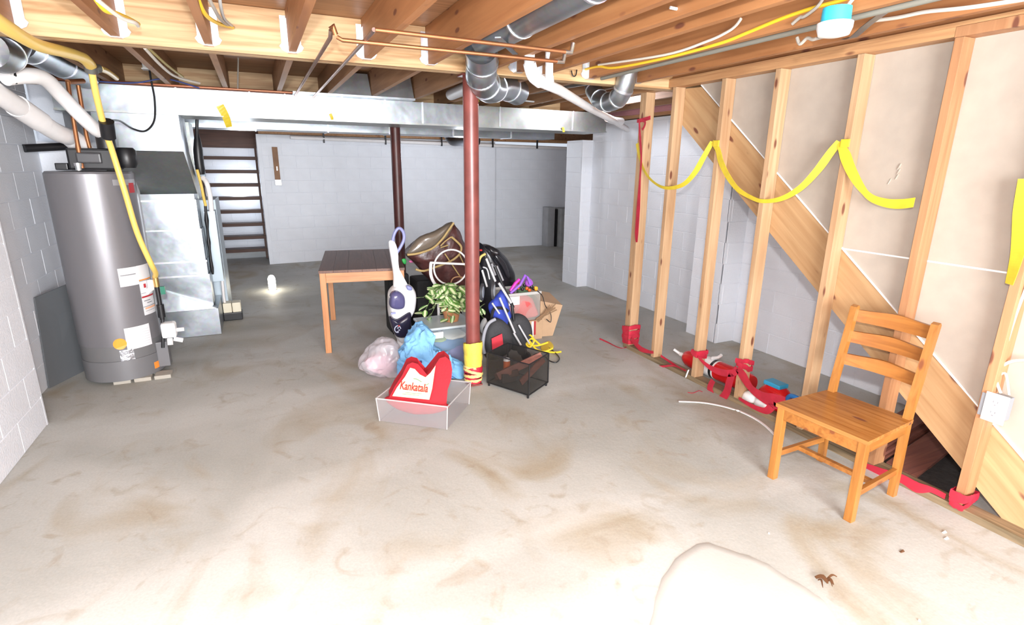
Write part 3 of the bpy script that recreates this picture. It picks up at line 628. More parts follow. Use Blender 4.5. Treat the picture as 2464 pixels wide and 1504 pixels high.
p = ay(362, 160, 5.3); MB().box(p.x-.05, p.x+.07, 5.25, 5.33, p.z-.02, p.z+.04, .004).build('box', GALVD, jb); MB().box(p.x-.055, p.x+.075, 5.245, 5.335, p.z-.028, p.z-.0205).build('cover', WHITE, jb)
# yellow gas line
gp = thing('gas_line', 'yellow flexible gas line descending from the ceiling past the water heater', 'pipe', tuple(ay(222, 155, 4.3)))
G1 = [ay(-40, 25, 2.9), ay(20, 68, 3.1), ay(90, 108, 3.4), ay(160, 126, 3.75), ay(200, 140, 4.0), ay(218, 158, 4.15)]
MB().tube(G1, [.03, .03, .028, .028, .028, .028, .03, .03], 14, smooth=5).build('hose', GASY, gp, smooth=True)
G2 = [ay(220, 168, 4.17), ay(232, 230, 4.25), ay(252, 310, 4.4), ay(272, 370, 4.48), ay(300, 460, 4.5), ay(330, 560, 4.53), ay(362, 632, 4.58), ay(374, 656, 4.68), Vector((HX+HR+.045, HY-.125, .78))]
MB().tube(G2, .0185, 12, smooth=5).build('hose', GASY, gp, smooth=True)
MB().tube([ay(219, 158, 4.15), ay(221, 172, 4.17)], .036, 14).tube([ay(218, 163, 4.16), ay(240, 165, 4.2)], .024, 12).build('tee_fitting', metal('fitting_steel', (.3, .3, .28), .4), gp, smooth=True)
MB().tube([ay(240, 165, 4.2), ay(258, 172, 4.6), ay(280, 188, 5.2)], .018, 10, smooth=3).build('branch_hose', GASY, gp, smooth=True)
MB().tube([ay(256, 292, 4.36), ay(262, 330, 4.42)], .042, 12).build('sleeve', BLACK, gp, 'black sleeve', smooth=True)

# ------------------------------------------------------------ pipes under the ceiling
cp = thing('copper_pipe_run', 'lower copper pipe run turning below the joists in front of the beam', 'pipe', (1, 2.78, 2.16))
MB().tube([(.40, 2.78, 2.172), (.42, 2.77, 2.16), ay(1340, 148, 2.8)], .0095, 10).build('cross_pipe', COPPER, cp, smooth=True)
MB().tube([(.375, 2.79, 2.20), (.375, 2.82, 2.175), (.375, 5.3, 2.175)], .0095, 10).build('long_pipe', metal('old_copper', (.52, .36, .30), .35), cp, smooth=True)
MB().tube([(.372, 2.76, 2.20), (.38, 2.76, 2.215), (.392, 2.77, 2.18)], .012, 10).build('elbow', COPPER, cp, smooth=True)
e = ay(1340, 148, 2.8); MB().tube([e, e+Vector((.04, 0, .0)), e+Vector((.05, 0, .05))], .011, 10).build('elbow', metal('solder', (.7, .66, .6), .3), cp, smooth=True)
cq = thing('copper_pipe_run', 'upper copper pipe run crossing nearer the camera above the lower one', 'pipe', (1, 2.56, 2.17))
MB().tube([(.53, 2.57, 2.175), ay(1360, 125, 2.57)], .0095, 10).build('cross_pipe', COPPER, cq, smooth=True)
MB().tube([(.525, 2.57, 2.175), (.525, 2.6, 2.172), (.525, 5.3, 2.172)], .0095, 10).build('long_pipe', MATS['old_copper'], cq, smooth=True)
e = ay(1360, 125, 2.57); MB().tube([e, e+Vector((.035, 0, .0)), e+Vector((.045, 0, .045))], .011, 10).build('elbow', MATS['solder'], cq, smooth=True)
wp = thing('waste_pipe', 'white PVC waste pipe sloping from the joists to the right block wall', 'pipe', tuple(ay(1290, 190, 3.3)))
W = [ay(1274, 152, 2.95), ay(1282, 180, 2.97), ay(1300, 197, 3.0), ay(1345, 216, 3.15), ay(1415, 258, 3.9), ay(1474, 289, 4.75)]
MB().tube(W[:3], .037, 16, smooth=4).build('elbow', PVC, wp, smooth=True)
MB().tube([W[0]+Vector((0, 0, -.02)), W[0]+Vector((0, 0, .05))], .030, 16).build('riser', PVC, wp, smooth=True)
MB().tube(W[2:], .03, 16).build('pipe', PVC, wp, smooth=True)
MB().tube([ay(1322, 118, 3.04), ay(1321, 196, 3.08)], .024, 16).build('riser', PVC, wp, smooth=True)
MB().tube([ay(1320, 186, 3.07), ay(1322, 206, 3.1)], .031, 16).build('tee', PVC, wp, smooth=True)
MB().tube([ay(1462, 284, 4.65), ay(1476, 290, 4.85), ay(1495, 292, 5.0)], .037, 16, smooth=2).build('elbow', PVC, wp, smooth=True)
MB().tube([W[5], Vector((4.04, 5.5, W[5].z-.03))], .03, 12).build('outlet_pipe', PVC, wp, smooth=True)
D('conduit', MB().bar(ay(1270, 225, 5.0), ay(1420, 200, 3.7), .02, .02), GALVD, 'thin grey metal rail crossing behind the sloping waste pipe', 'rail')
D('furring_strip', MB().bar(ay(1232, 240, 5.1), ay(1305, 247, 5.15), .03, .012), plain('grey_strip', (.55, .57, .58), .5), 'short pale strip lying above the trunk duct right of the post', 'strip')
D('support_strut', MB().bar(ay(1198, 90, 2.6), ay(1240, 130, 3.0), .03, .006), GALV, 'thin metal brace beside the round duct above the copper pipes', 'brace')
D('wire_hook', MB().tube([ay(1375, 170, 3.5), ay(1378, 182, 3.49), ay(1385, 182, 3.49), ay(1388, 168, 3.5)], .004, 6, smooth=4), BLACK, 'small dark wire hook on the beam above the waste pipe', 'hook', smooth=True)
D('wire_hook', MB().tube([ax(1582, 160, 2.85), ax(1592, 172, 2.88), ax(1597, 186, 2.9), ax(1600, 172, 2.9)], .004, 6, smooth=3), BLACK, 'small dark wire hook on the joist above the second stud', 'hook', smooth=True)
# cables overhead
CABW = plain('white_cable', (.75, .70, .62), .5); CABY = plain('yellow_cable', (.85, .55, .03), .45); CABG = plain('grey_cable', (.35, .32, .28), .5)
def cable(pts, r, mat, label): return D('cable', MB().tube(pts, r, 8, smooth=6), mat, label, 'cable', smooth=True)
J = 2.186; K2 = 2.188
cable([ax(1405, 168, J), ax(1440, 160, J), ax(1480, 163, J), ax(1600, 140, J), ax(1730, 105, J), ax(1800, 78, J), ax(1880, 45, J), ax(1960, 18, J), ax(2020, 2, J), ax(2100, -25, J)], .008, CABY, 'long yellow cable stapled along the joist above the studs')
cable([ax(1440, 156, J-.004), ax(1600, 132, J-.004), ax(1700, 100, J-.006), ax(1748, 78, J-.01), ax(1770, 62, J-.02), ax(1783, 45, J-.03)], .007, CABW, 'white cable beside the long yellow cable above the studs')
X2 = 2.594
cable([ax(2100, 50, X2), ax(2160, 42, X2), ax(2230, 28, X2), ax(2330, 18, X2), ax(2464, -2, X2), ax(2560, -20, X2)], .008, CABW, 'white cable running along the last joist to the upper right corner')
cable([ax(1995, -30, 2.165), ax(1975, 5, 2.165), ax(1960, 22, 2.165), ax(1935, 40, 2.165), ax(1925, 42, 2.165), ax(1906, 58, 2.165)], .007, CABG, 'grey cable with a frayed end left of the blue junction box')
cable([ax(1918, 90, 2.165), ax(1925, 106, 2.165), ax(1942, 92, 2.165), ax(1955, 95, 2.165), ax(1968, 92, 2.165), ax(1990, 86, 2.165)], .007, CABG, 'kinked grey cable hanging below the white lamp holder')
cable([ax(2035, 20, 2.165), ax(2044, 8, 2.165), ax(2060, -12, 2.165)], .007, CABW, 'short white cable entering the top of the blue junction box')
cable([ay(1612, 18, 1.95), ay(1640, 22, 1.94), ay(1655, 8, 1.93), ay(1668, -8, 1.92)], .006, plain('bright_cable', (.85, .85, .85), .4), 'bright white cable loop between joists at the top of the frame')
cable([ay(235, 0, 2.6), ay(275, 32, 2.75), ay(300, 47, 2.85), ay(325, 55, 2.95), ay(332, 62, 3.1)], .008, CABW, 'white cable pair dropping from the third joist at the upper left')
cable([ay(225, -10, 2.6), ay(252, 24, 2.7), ay(280, 32, 2.8), ay(310, 45, 3.0), ay(333, 58, 3.3)], .009, CABY, 'yellow cable dropping from the third joist at the upper left')
cable([ay(475, -5, 2.7), ay(488, 25, 2.8), ay(505, 45, 2.95), ay(530, 58, 3.2), ay(560, 66, 3.5)], .009, CABY, 'yellow cable beside the fourth joist hanger at the upper left')
cable([ay(500, -8, 2.7), ay(515, 20, 2.8), ay(530, 45, 3.0), ay(550, 62, 3.4), ay(562, 66, 3.51)], .008, CABG, 'grey cable curling toward the hole in the beam at the upper left')
cable([ay(528, -8, 2.8), ay(532, 20, 2.9), ay(540, 45, 3.1), ay(558, 62, 3.45)], .007, plain('light_grey_cable', (.5, .5, .5), .5), 'pale grey cable hanging right of the curling grey one')
cable([ay(348, 115, 3.7), ay(390, 160, 4.3), ay(425, 185, 4.9), ay(480, 200, 5.3)], .009, CABW, 'white cable following the joist above the left part of the duct')
cable([ay(355, 113, 3.7), ay(400, 155, 4.3), ay(440, 185, 4.9)], .008, plain('olive_cable', (.4, .3, .05), .5), 'dull yellow cable following the joist above the left part of the duct')
cable([ay(573, 140, 4.9), ay(572, 212, 5.35)], .006, CABG, 'thin straight dark wire between beam and duct')
D('conduit', MB().tube([(2.245, -1., 2.205), (2.245, 3.4, 2.205)], .012, 10), plain('conduit_grey', (.20, .195, .165), .45), 'long thin grey conduit running under the joist beside the blue box', 'conduit', smooth=True)
# blue junction box with lamp holder
P0 = ax(2010, 54, 2.125)
jb = thing('junction_box', 'bright blue plastic junction box with white lamp holder below a joist', 'junction box', tuple(P0))
MB().tube([P0+Vector((0, 0, -.005)), P0+Vector((0, 0, .052))], [.053, .051], 28).build('box', plain('cyan_plastic', (.05, .55, .78), .35), jb, smooth=True)
MB().lathe(P0+Vector((0, 0, -.052)), [(.03, 0), (.055, .006), (.063, .03), (.064, .05), (.058, .052)], 28).build('lamp_holder', WHITE, jb, 'white round lamp holder', smooth=True)

# ------------------------------------------------------------ far wall things
eb = thing('outlet_board', 'narrow wooden board with grey outlet box on the far wall', 'electrical board', tuple(ay(677, 395, 9.55)))
p = ay(671, 354, 9.6); q = ay(681, 432, 9.6)
MB().box(.27, .35, 9.575, 9.605, q.z, p.z).build('board', plain('brown_board', (.26, .13, .06), .6, var=.2), eb)
MB().box(.265, .36, 9.53, 9.574, q.z-.09, q.z+.0, .004).build('outlet', GALVB, eb); MB().box(.308, .322, 9.56, 9.5745, q.z+.14, q.z+.20).build('switch_plate', GALVB, eb)
D('far_pipe', MB().tube([(.55, 9.5, 2.0), (3.0, 9.62, 1.975), (5.9, 9.8, 1.95)], .03, 12), PVC, 'long white pipe along the top of the far wall', 'pipe', smooth=True)
for k, x in enumerate((1.05, 2.05, 3.05, 4.05, 5.0)):
    D('pipe_hanger', MB().box(x-.012, x+.012, 9.5+.045*x-.05, 9.5+.045*x-.04+.02, 1.93, 2.12), BLACK, 'black hanger %s on the far wall pipe' % ('above the outlet board side', 'left of the rear post', 'right of the rear post', 'right of the front post', 'next to the white pier')[k], 'hanger')
blk = thing('concrete_stub', 'low grey concrete stub wall at the far right behind the pier', 'stub wall', (5.5, 9.9, 0))
MB().box(5.30, 5.46, 9.72, 9.96, 0, .80, .006).build('block', plain('stub_grey', (.42, .43, .45), .8, var=.1), blk)
MB().box(5.52, 5.9, 9.55, 9.95, 0, .78, .006).build('block', plain('stub_grey2', (.37, .38, .38), .8, var=.15), blk)
MB().box(5.47, 5.51, 9.7, 9.9, 0, .76).build('gap_rod', BLACK, blk)
# open steps in the recess
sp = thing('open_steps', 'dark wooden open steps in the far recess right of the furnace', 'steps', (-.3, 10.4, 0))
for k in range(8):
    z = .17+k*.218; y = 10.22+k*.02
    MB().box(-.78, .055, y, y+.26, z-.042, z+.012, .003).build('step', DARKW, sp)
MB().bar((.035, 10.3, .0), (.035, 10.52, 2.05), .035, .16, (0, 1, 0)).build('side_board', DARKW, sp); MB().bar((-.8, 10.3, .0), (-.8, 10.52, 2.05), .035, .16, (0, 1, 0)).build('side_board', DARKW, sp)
gl = thing('floor_glint', 'small glowing shape added for the bright glint on the floor before the far wall', 'painted glint', tuple(fl(656, 697)))  # glowing form added to imitate a bright glint on the floor
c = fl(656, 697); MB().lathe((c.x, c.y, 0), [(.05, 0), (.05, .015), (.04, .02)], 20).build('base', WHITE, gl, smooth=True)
MB().lathe((c.x, c.y, .0205), [(.042, 0), (.046, .03), (.046, .13), (.03, .165), (.012, .175)], 20).build('glint_body', plain('glint_glow', (1, .93, .78), .4, emis=6), gl, 'glowing body of the glint', smooth=True)
lamp('floor_glint_fill', 'POINT', (c.x-.0, c.y-.12, .12), .8, (1, .9, .7), .05)  # extra glow added around the imitated floor glint

# ------------------------------------------------------------ table
TA = radians(-9)
tb = thing('table', 'small pine table with dark stained top in front of the far wall', 'table', (.84, 5.25, 0), TA)
L_, W_ = 1.14, .72
for k in range(6):
    x = -W_/2+k*W_/6; MB().box(x+.0004, x+W_/6-.0004, -L_/2, L_/2, .715, .738, .0015).build('top_plank', TOPW, tb, local=True)
for sx in (-1, 1):
    for s_y in (-1, 1): MB().box(*sorted((sx*(W_/2-.006), sx*(W_/2-.056))), *sorted((s_y*(L_/2-.006), s_y*(L_/2-.056))), 0, .7145, .003).build('leg', TABLEZ, tb, local=True)
    MB().box(*sorted((sx*(W_/2-.012), sx*(W_/2-.034))), -L_/2+.057, L_/2-.057, .63, .7145).build('apron', TABLEW, tb, local=True)
    MB().box(-W_/2+.057, W_/2-.057, *sorted((sx*(L_/2-.012), sx*(L_/2-.034))), .63, .7145).build('apron', TABLEW, tb, local=True)

# ------------------------------------------------------------ chair (front toward -x)
CA = radians(4)
ch = thing('dining_chair', 'honey pine ladder-back chair standing in front of the stud wall', 'chair', (2.585, 1.55, 0), CA)
SH = .435
fw, bwid, dp = .225, .205, .205   # half widths (front, back), half depth
n_ = 6
for k in range(n_):
    x0 = -dp-.015+k*(2*dp+.02)/n_; x1 = x0+(2*dp+.02)/n_-.0006
    def hw(x): return fw+.006+(bwid-fw)*(x+dp)/(2*dp)
    z0, z1 = SH-.02, SH+.0
    MB().hexa([(x0, -hw(x0), z0), (x1, -hw(x1), z0), (x1, hw(x1), z0), (x0, hw(x0), z0), (x0, -hw(x0), z1), (x1, -hw(x1), z1), (x1, hw(x1), z1), (x0, hw(x0), z1)]).build('seat_slat', wood('honey_seat', (.46, .21, .06), (.28, .10, .02), 'Y', rough=.25, scale=1.2), ch, local=True)
for s_ in (-1, 1):
    MB().box(-dp-.008, -dp+.03, *sorted((s_*(fw), s_*(fw-.038))), 0, SH-.021, .003).build('leg', HONEYZ, ch, 'front leg', local=True)
    m = MB(); y0, y1 = sorted((s_*bwid, s_*(bwid-.032)))
    m.prism([(dp-.03+.02, y0, 0), (dp+.025, y0, 0), (dp+.012, y0, .40), (dp+.018, y0, .5), (dp+.085, y0, .905), (dp+.075, y0, .918), (dp+.052, y0, .91), (dp-.018, y0, .5), (dp-.025, y0, .42)], (0, y1-y0, 0))
    m.build('leg', HONEYZ, ch, 'rear leg and back upright', local=True)
    MB().bar((-dp+.03, s_*(fw-.018), .385), (dp-.02, s_*(bwid-.016), .385), .02, .055).build('side_rail', HONEY, ch, local=True)
    MB().bar((-dp+.03, s_*(fw-.018), .145), (dp-.012, s_*(bwid-.016), .145), .02, .03).build('stretcher', HONEY, ch, local=True)
MB().box(-dp-.004, -dp+.018, -fw+.0385, fw-.0385, .355, SH-.021).build('front_rail', HONEY, ch, local=True)
MB().box(dp-.015, dp+.005, -bwid+.0325, bwid-.0325, .36, SH-.021).build('rear_rail', HONEY, ch, local=True)
MB().box(-.03, -.005, -fw+.025, fw-.025, .132, .155).build('cross_stretcher', HONEY, ch, local=True)
for zc_, hh in ((.86, .062), (.745, .06), (.62, .058)):
    xb = dp+.0+(zc_-.5)*.165+.015; poly = []; nseg = 14
    def xc(t): return xb+.022*(1-(2*t-1)**2)
    vs = []
    for k in range(nseg+1):
        t = k/nseg; y = -bwid+.032+t*(2*bwid-.064); hump = .5*hh+.012*math.exp(-((t-.5)/.28)**2)*1.; hb = -.5*hh+.0
        for (dx, z) in ((0, hb), (.018, hb), (.018, hump), (0, hump)): vs.append((xc(t)+dx+(z*.165), y, zc_+z))
    fs = [(4*k+j, 4*k+(j+1) % 4, 4*k+4+(j+1) % 4, 4*k+4+j) for k in range(nseg) for j in range(4)]+[(0, 1, 2, 3), (4*nseg+3, 4*nseg+2, 4*nseg+1, 4*nseg)]
    MB().add(vs, fs).build('back_slat', wood('honey_slat', (.42, .165, .035), (.26, .09, .017), 'Y', rough=.3), ch, local=True)

# ------------------------------------------------------------ helpers for soft things
def px_out(pts, Y): return [ay(x, y, Y) for x, y in pts]
def clampz(mb, z=.003):
    for v in mb.v:
        if v.z < z: v.z = z
    return mb
def soft(pts, Y, depth, wr=0, seed=0, smooth=4, flat=0., zmin=.003, axis=(0, 1, 0), rings=6, fold=0.):
    return clampz(MB().puff(px_out(pts, Y), depth, axis, rings, smooth, flat, wr, seed, fold), zmin)
def patch3(pts, th=.003, smooth=0, axis=(0, 1, 0)):
    P = curve([Vector(p) for p in pts], smooth, True) if smooth else [Vector(p) for p in pts]
    return MB().prism(P, Vector(axis)*th)
NAVY = plain('navy_plastic', (.022, .02, .045), .25); LAV = plain('lavender_plastic', (.23, .25, .48), .35)

# storage bin with the red bag
bn = thing('storage_bin', 'low translucent plastic bin on the floor in front of the steel post', 'bin', (.88, 3.25, 0))
FROST = plain('frosted_plastic', (.46, .43, .44), .3, alpha=.22, spec=.5)
c4 = [Vector((.555, 3.252, 0)), Vector((.935, 2.95, 0)), Vector((1.205, 3.26, 0)), Vector((.825, 3.562, 0))]
cm = sum(c4, Vector())/4
bt = [cm+(p-cm)*.955+Vector((0, 0, .004)) for p in c4]; tp = [cm+(p-cm)*1.0+Vector((0, 0, .165)) for p in c4]
def wall_(a, b, c, d, th=.004):
    inn = (cm-(a+b)/2); inn.z = 0; inn = inn.normalized()*th
    return MB().hexa([a, b, b+inn, a+inn, d, c, c+inn, d+inn])
for k in range(4): wall_(bt[k], bt[(k+1) % 4], tp[(k+1) % 4], tp[k]).build('side', FROST, bn)
MB().prism([p for p in bt], (0, 0, .003)).build('bottom', FROST, bn)
rim = MB()
for k in range(4):
    rim.tube([tp[k], tp[(k+1) % 4]], .0045, 8)
    rim.tube([bt[k], tp[k]], .004, 8)
rim.build('rim', plain('frost_rim', (.55, .53, .53), .35, alpha=.7), bn)
RB = plain('red_bag_cloth', (.46, .01, .022), .7, var=.15, vs=10, bump=.15, bs=120)
CREAM = plain('cream_print', (.80, .64, .44), .7)
rb = thing('shopping_bag', 'red cloth shopping bag with cream printed panel standing in the bin', 'bag', (.86, 3.25, .01))
def rbp(x, y):                        # the front panel leans back: further away the higher it is
    Y = 3.25-.285*(x-908)/169+.055+.16*max(0, 970-y)/110; return ay(x, y, Y)
bagf = [rbp(936, 957), rbp(950, 930), rbp(968, 903), rbp(980, 878), rbp(992, 872), rbp(1006, 876), rbp(1014, 893), rbp(1022, 903), rbp(1034, 895), rbp(1047, 878), rbp(1058, 862), rbp(1072, 858), rbp(1085, 870), rbp(1088, 890), rbp(1086, 912), rbp(1077, 938), rbp(1074, 976), rbp(1034, 970)]
m = MB(); n = len(bagf); back = [p+Vector((.02, .10, .005)) for p in bagf]; mid = [p*.5+q*.5+Vector((0, 0, -.012)) for p, q in zip(bagf, back)]
mid = [cpt+(sum(mid, Vector())/n-cpt)*(.0) for cpt in mid]
cf = sum(bagf, Vector())/n+Vector((0, -.012, 0)); cb = sum(back, Vector())/n+Vector((0, .02, 0))
m.add(bagf+mid+back+[cf, cb], [(k, (k+1) % n, n+(k+1) % n, n+k) for k in range(n)]+[(n+k, n+(k+1) % n, 2*n+(k+1) % n, 2*n+k) for k in range(n)]+[((k+1) % n, k, 3*n) for k in range(n)]+[(2*n+k, 2*n+(k+1) % n, 3*n+1) for k in range(n)])
m.build('body', RB, rb, smooth=True)
lowr = clampz(MB().puff([rbp(930, 958), rbp(1070, 978), rbp(1062, 1000)+Vector((0, .03, 0)), rbp(1000, 1008)+Vector((0, .04, 0)), rbp(940, 985)+Vector((.0, .03, 0))], .07, (.62, .78, 0), wr=.004), .012)
for v in lowr.v: v += Vector((.022, .03, 0))
lowr.build('bag_base', RB, rb, smooth=True)
def rbq(x, y, e=.02): p = rbp(x, y); return p+(EYE-p).normalized()*e
pa = patch3([rbq(944, 953), rbq(955, 933), rbq(975, 906), rbq(987, 885), rbq(998, 888), rbq(1010, 901), rbq(1024, 908), rbq(1036, 897), rbq(1048, 880), rbq(1045, 900), rbq(1040, 935), rbq(1033, 962)], .002)
pan = pa.build('print_panel', CREAM, rb, 'cream printed panel')
# lettering
def text_mesh(body, name, mat, parent, p_left, p_right, up_ref, size_k=1., extrude=.0006):
    cu = bpy.data.curves.new(name, 'FONT'); cu.body = body; cu.size = 1; cu.extrude = .004; cu.offset = .022
    to = bpy.data.objects.new(name+'_tmp', cu); COL.objects.link(to); bpy.context.view_layer.update()
    me = bpy.data.meshes.new_from_object(to.evaluated_get(bpy.context.evaluated_depsgraph_get())); bpy.data.objects.remove(to)
    xs_ = [v.co.x for v in me.vertices]; wd = max(xs_)-min(xs_)
    X = (p_right-p_left); s_ = X.length/wd; X.normalize(); Z = Vector(up_ref); Z = (Z-X*Z.dot(X)).normalized(); Yv = X.cross(Z)
    off = Vector(parent['_w'])
    for v in me.vertices:
        c = v.co.copy(); v.co = p_left+X*((c.x-min(xs_))*s_)+Z*(c.y*s_*size_k)-Yv*(-c.z*s_)-off
    me.materials.clear(); me.materials.append(mat)
    o = bpy.data.objects.new(name, me); COL.objects.link(o); o.parent = parent; o['_w'] = tuple(off); return o
upd = rbp(985, 900)-rbp(985, 950)
text_mesh('Kankatala', 'lettering', plain('print_red', (.55, .03, .02), .6), rb, rbq(962, 936, .0245), rbq(1029, 944, .0245), upd, 1.45)
gr = MB()
gr.ribbon([rbq(995, 911, .024), rbq(1004, 913, .024), rbq(1014, 919, .024)], .004, upd, 4); gr.ribbon([rbq(1022, 928, .024), rbq(1027, 926, .024), rbq(1032, 923, .024)], .003, upd, 4)
gr.bar(rbq(975, 945, .024), rbq(1015, 948, .024), .001, .002); gr.bar(rbq(968, 948, .024), rbq(1008, 951.5, .024), .001, .002)
gr.build('print_leaf', plain('print_green', (.10, .28, .12), .6), rb)

# blue cloth
bc = soft([(966, 885), (970, 850), (984, 815), (1010, 789), (1034, 803), (1035, 838), (1060, 848), (1090, 862), (1110, 885), (1116, 922), (1085, 925), (1040, 922), (1000, 930), (972, 915)], 3.86, .26, wr=.024, seed=3, smooth=10, rings=18, flat=-.2, fold=.03)
bo = bc.build('blue_towel', plain('sky_blue_cloth', (.20, .46, .78), .85, bump=.5, bs=40), smooth=True)
tag(bo, 'crumpled sky blue towel heaped behind the bin', 'towel')
mt_ = MB().lathe(ay(1012, 871, 3.735), [(.0, -.01), (.01, -.008), (.012, 0), (.01, .008), (0, .01)], 12)
tag(mt_.build('small_trinket', plain('trinket', (.08, .03, .12), .3), smooth=True), 'tiny dark purple trinket lying on the blue towel', 'trinket')
# plastic bag
pb = thing('plastic_bag', 'thin white translucent plastic bag on the floor left of the blue towel', 'bag', tuple(fl(920, 895)))
FILM = plain('bag_film', (.80, .76, .82), .2, alpha=.38, bump=.5, bs=14, spec=.8)
soft([(862, 878), (880, 852), (898, 830), (925, 816), (950, 818), (964, 845), (968, 885), (962, 905), (938, 912), (920, 903), (900, 898), (878, 892)], 4.08, .28, wr=.02, seed=9, smooth=9, rings=16).build('film', FILM, pb, smooth=True)
soft([(880, 880), (890, 860), (925, 850), (950, 865), (950, 890), (925, 900)], 4.1, .16, wr=.02, seed=5).build('contents', plain('pink_paper', (.72, .42, .50), .7), pb, 'pink contents showing through', smooth=True)
soft([(968, 838), (974, 836), (976, 860), (971, 866)], 3.99, .02).build('orange_print', plain('print_orange', (.80, .16, .05), .5), pb, smooth=True)

# vacuum cleaner
vc = thing('vacuum_cleaner', 'upright white and navy vacuum cleaner with lavender loop handle', 'vacuum cleaner', (1.02, 4.5, 0))
VW = plain('vacuum_white', (.80, .81, .84), .3)
soft([(935, 582), (948, 580), (956, 600), (957, 625), (962, 655), (975, 680), (985, 700), (950, 702), (946, 660), (940, 620)], 4.5, .07, smooth=5).build('neck', VW, vc, smooth=True)
MB().tube(px_out([(950, 600), (945, 582), (950, 560), (960, 549), (970, 558), (972, 575), (965, 592), (957, 605), (953, 612)], 4.5), .0135, 12, smooth=5).build('handle', LAV, vc, 'lavender loop handle', smooth=True)
soft([(938, 700), (952, 686), (975, 684), (990, 688), (998, 706), (995, 740), (984, 765), (985, 800), (975, 822), (958, 820), (945, 790), (936, 755), (935, 720)], 4.5, .22, smooth=5, rings=8, flat=-.25).build('body', VW, vc, smooth=True)
soft([(941, 705), (956, 699), (972, 712), (972, 738), (955, 744), (939, 738), (937, 722)], 4.41, .12, smooth=5, rings=7).build('dust_cup', plain('cup_tint', (.09, .085, .19), .12), vc, 'tinted dust cup', smooth=True)
soft([(978, 686), (990, 690), (990, 698), (980, 697)], 4.4, .05).build('release_button', LAV, vc, smooth=True)
soft([(937, 763), (955, 764), (985, 748), (988, 775), (986, 800), (972, 811), (954, 809), (943, 790)], 4.42, .15, smooth=5, rings=8).build('lower_cover', NAVY, vc, 'navy lower cover', smooth=True)
em = MB(); q = ay(957, 792, 4.335)
em.tube([q+Vector((.026*cos(t), 0, .03*sin(t))) for t in [k*.5 for k in range(0, 11)]], .004, 6).tube([q+Vector((.02, 0, .02)), q+Vector((-.004, 0, .01)), q+Vector((.018, 0, -.01)), q+Vector((-.01, 0, -.025))], .004, 6)
em.build('emblem', plain('emblem_white', (.6, .65, .8), .4), vc, 'pale swirl emblem', smooth=True)
q = ay(960, 784, 4.33); MB().lathe(q, [(.002, -.006), (.009, -.002), (.009, .002), (.002, .006)], 12).build('emblem_dot', plain('emblem_red', (.7, .06, .05), .4), vc, smooth=True)
q = ay(945, 752, 4.40); MB().box(q.x-.02, q.x+.02, q.y-.03, q.y-.02, q.z-.008, q.z+.008).build('badge', plain('badge_lav', (.3, .32, .6), .4), vc)
MB().box(.93, 1.17, 4.38, 4.62, .004, .085, .03).build('floor_head', VW, vc, smooth=True)
MB().tube([(1.03, 4.5, .08), (1.03, 4.5, .2)], .05, 14).build('pivot', VW, vc, smooth=True)

# clear tub with the plant on its lid
CLEAR = plain('clear_tub_plastic', (.62, .72, .80), .15, alpha=.15, spec=.7)
tt = thing('storage_tub', 'clear bluish storage tub carrying the leafy plant', 'tub', (1.3, 4.2, 0))
tx0, tx1, ty0, ty1, tz = 1.10, 1.50, 3.98, 4.32, .36
for (a, b, c_, d_) in ((tx0, tx1, ty0, ty0+.004), (tx0, tx1, ty1-.004, ty1), (tx0, tx0+.004, ty0+.0045, ty1-.0045), (tx1-.004, tx1, ty0+.0045, ty1-.0045)):
    MB().box(a, b, c_, d_, .004, tz-.02).build('side', CLEAR, tt)
MB().box(tx0, tx1, ty0, ty1, 0, .0035).build('bottom', CLEAR, tt)
MB().box(tx0-.012, tx1+.012, ty0-.012, ty1+.012, tz-.02, tz, .006).build('lid', plain('lid_plastic', (.60, .68, .72), .3, alpha=.8), tt)
MB().box(1.13, 1.24, ty0-.0035, ty0-.001, .27, .32).build('label_sheet', WHITE, tt)
for k, (c_, xx, zz_, r_, nm, lb) in enumerate((((.05, .18, .40), 1.28, .17, (.15, .12, .05), 'folded_cloth', 'dark blue cloth inside the clear tub'), ((.12, .10, .35), 1.40, .09, (.09, .13, .08), 'purple_box', 'purple thing at the bottom of the clear tub'), ((.7, .7, .62), 1.38, .235, (.08, .05, .015), 'white_curved_strip', 'curved white strip inside the clear tub'), ((.3, .42, .1), 1.22, .225, (.07, .05, .012), 'green_strip', 'lime green strip inside the clear tub'))):
    m = MB().puff([(xx-r_[0], 4.15, zz_-r_[2]), (xx+r_[0], 4.15, zz_-r_[2]), (xx+r_[0], 4.15, zz_+r_[2]), (xx-r_[0], 4.15, zz_+r_[2])], .22, wr=.01, seed=k)
    tag(clampz(m, .006).build(nm, plain('tubstuff%d' % k, c_, .6), smooth=True), lb, 'cloth' if k == 0 else 'box' if k == 1 else 'strip')
# plant
pl = thing('potted_plant', 'bushy variegated green and white plant in a terracotta pot on the tub', 'plant', (1.36, 4.15, tz+.001))
TERR = plain('terracotta', (.42, .18, .08), .8, var=.15)
MB().lathe((1.36, 4.12, tz+.002), [(.055, 0), (.078, .10), (.084, .10), (.086, .13), (.078, .13), (.074, .115)], 24).build('pot', TERR, pl, 'terracotta pot', smooth=True)
MB().lathe((1.36, 4.12, tz+.11), [(.07, 0), (.072, .012)], 16).build('soil', plain('soil', (.03, .02, .012), .95), pl)
m_, t_, b_ = nt('variegated_leaf'); N = t_.nodes; L = t_.links; tc = N.new('ShaderNodeTexCoord'); sx = N.new('ShaderNodeSeparateXYZ'); L.new(tc.outputs['Object'], sx.inputs[0])
ab = N.new('ShaderNodeMath'); ab.operation = 'ABSOLUTE'; L.new(sx.outputs['X'], ab.inputs[0])
nz_ = N.new('ShaderNodeTexNoise'); nz_.inputs['Scale'].default_value = 60; L.new(tc.outputs['Object'], nz_.inputs['Vector'])
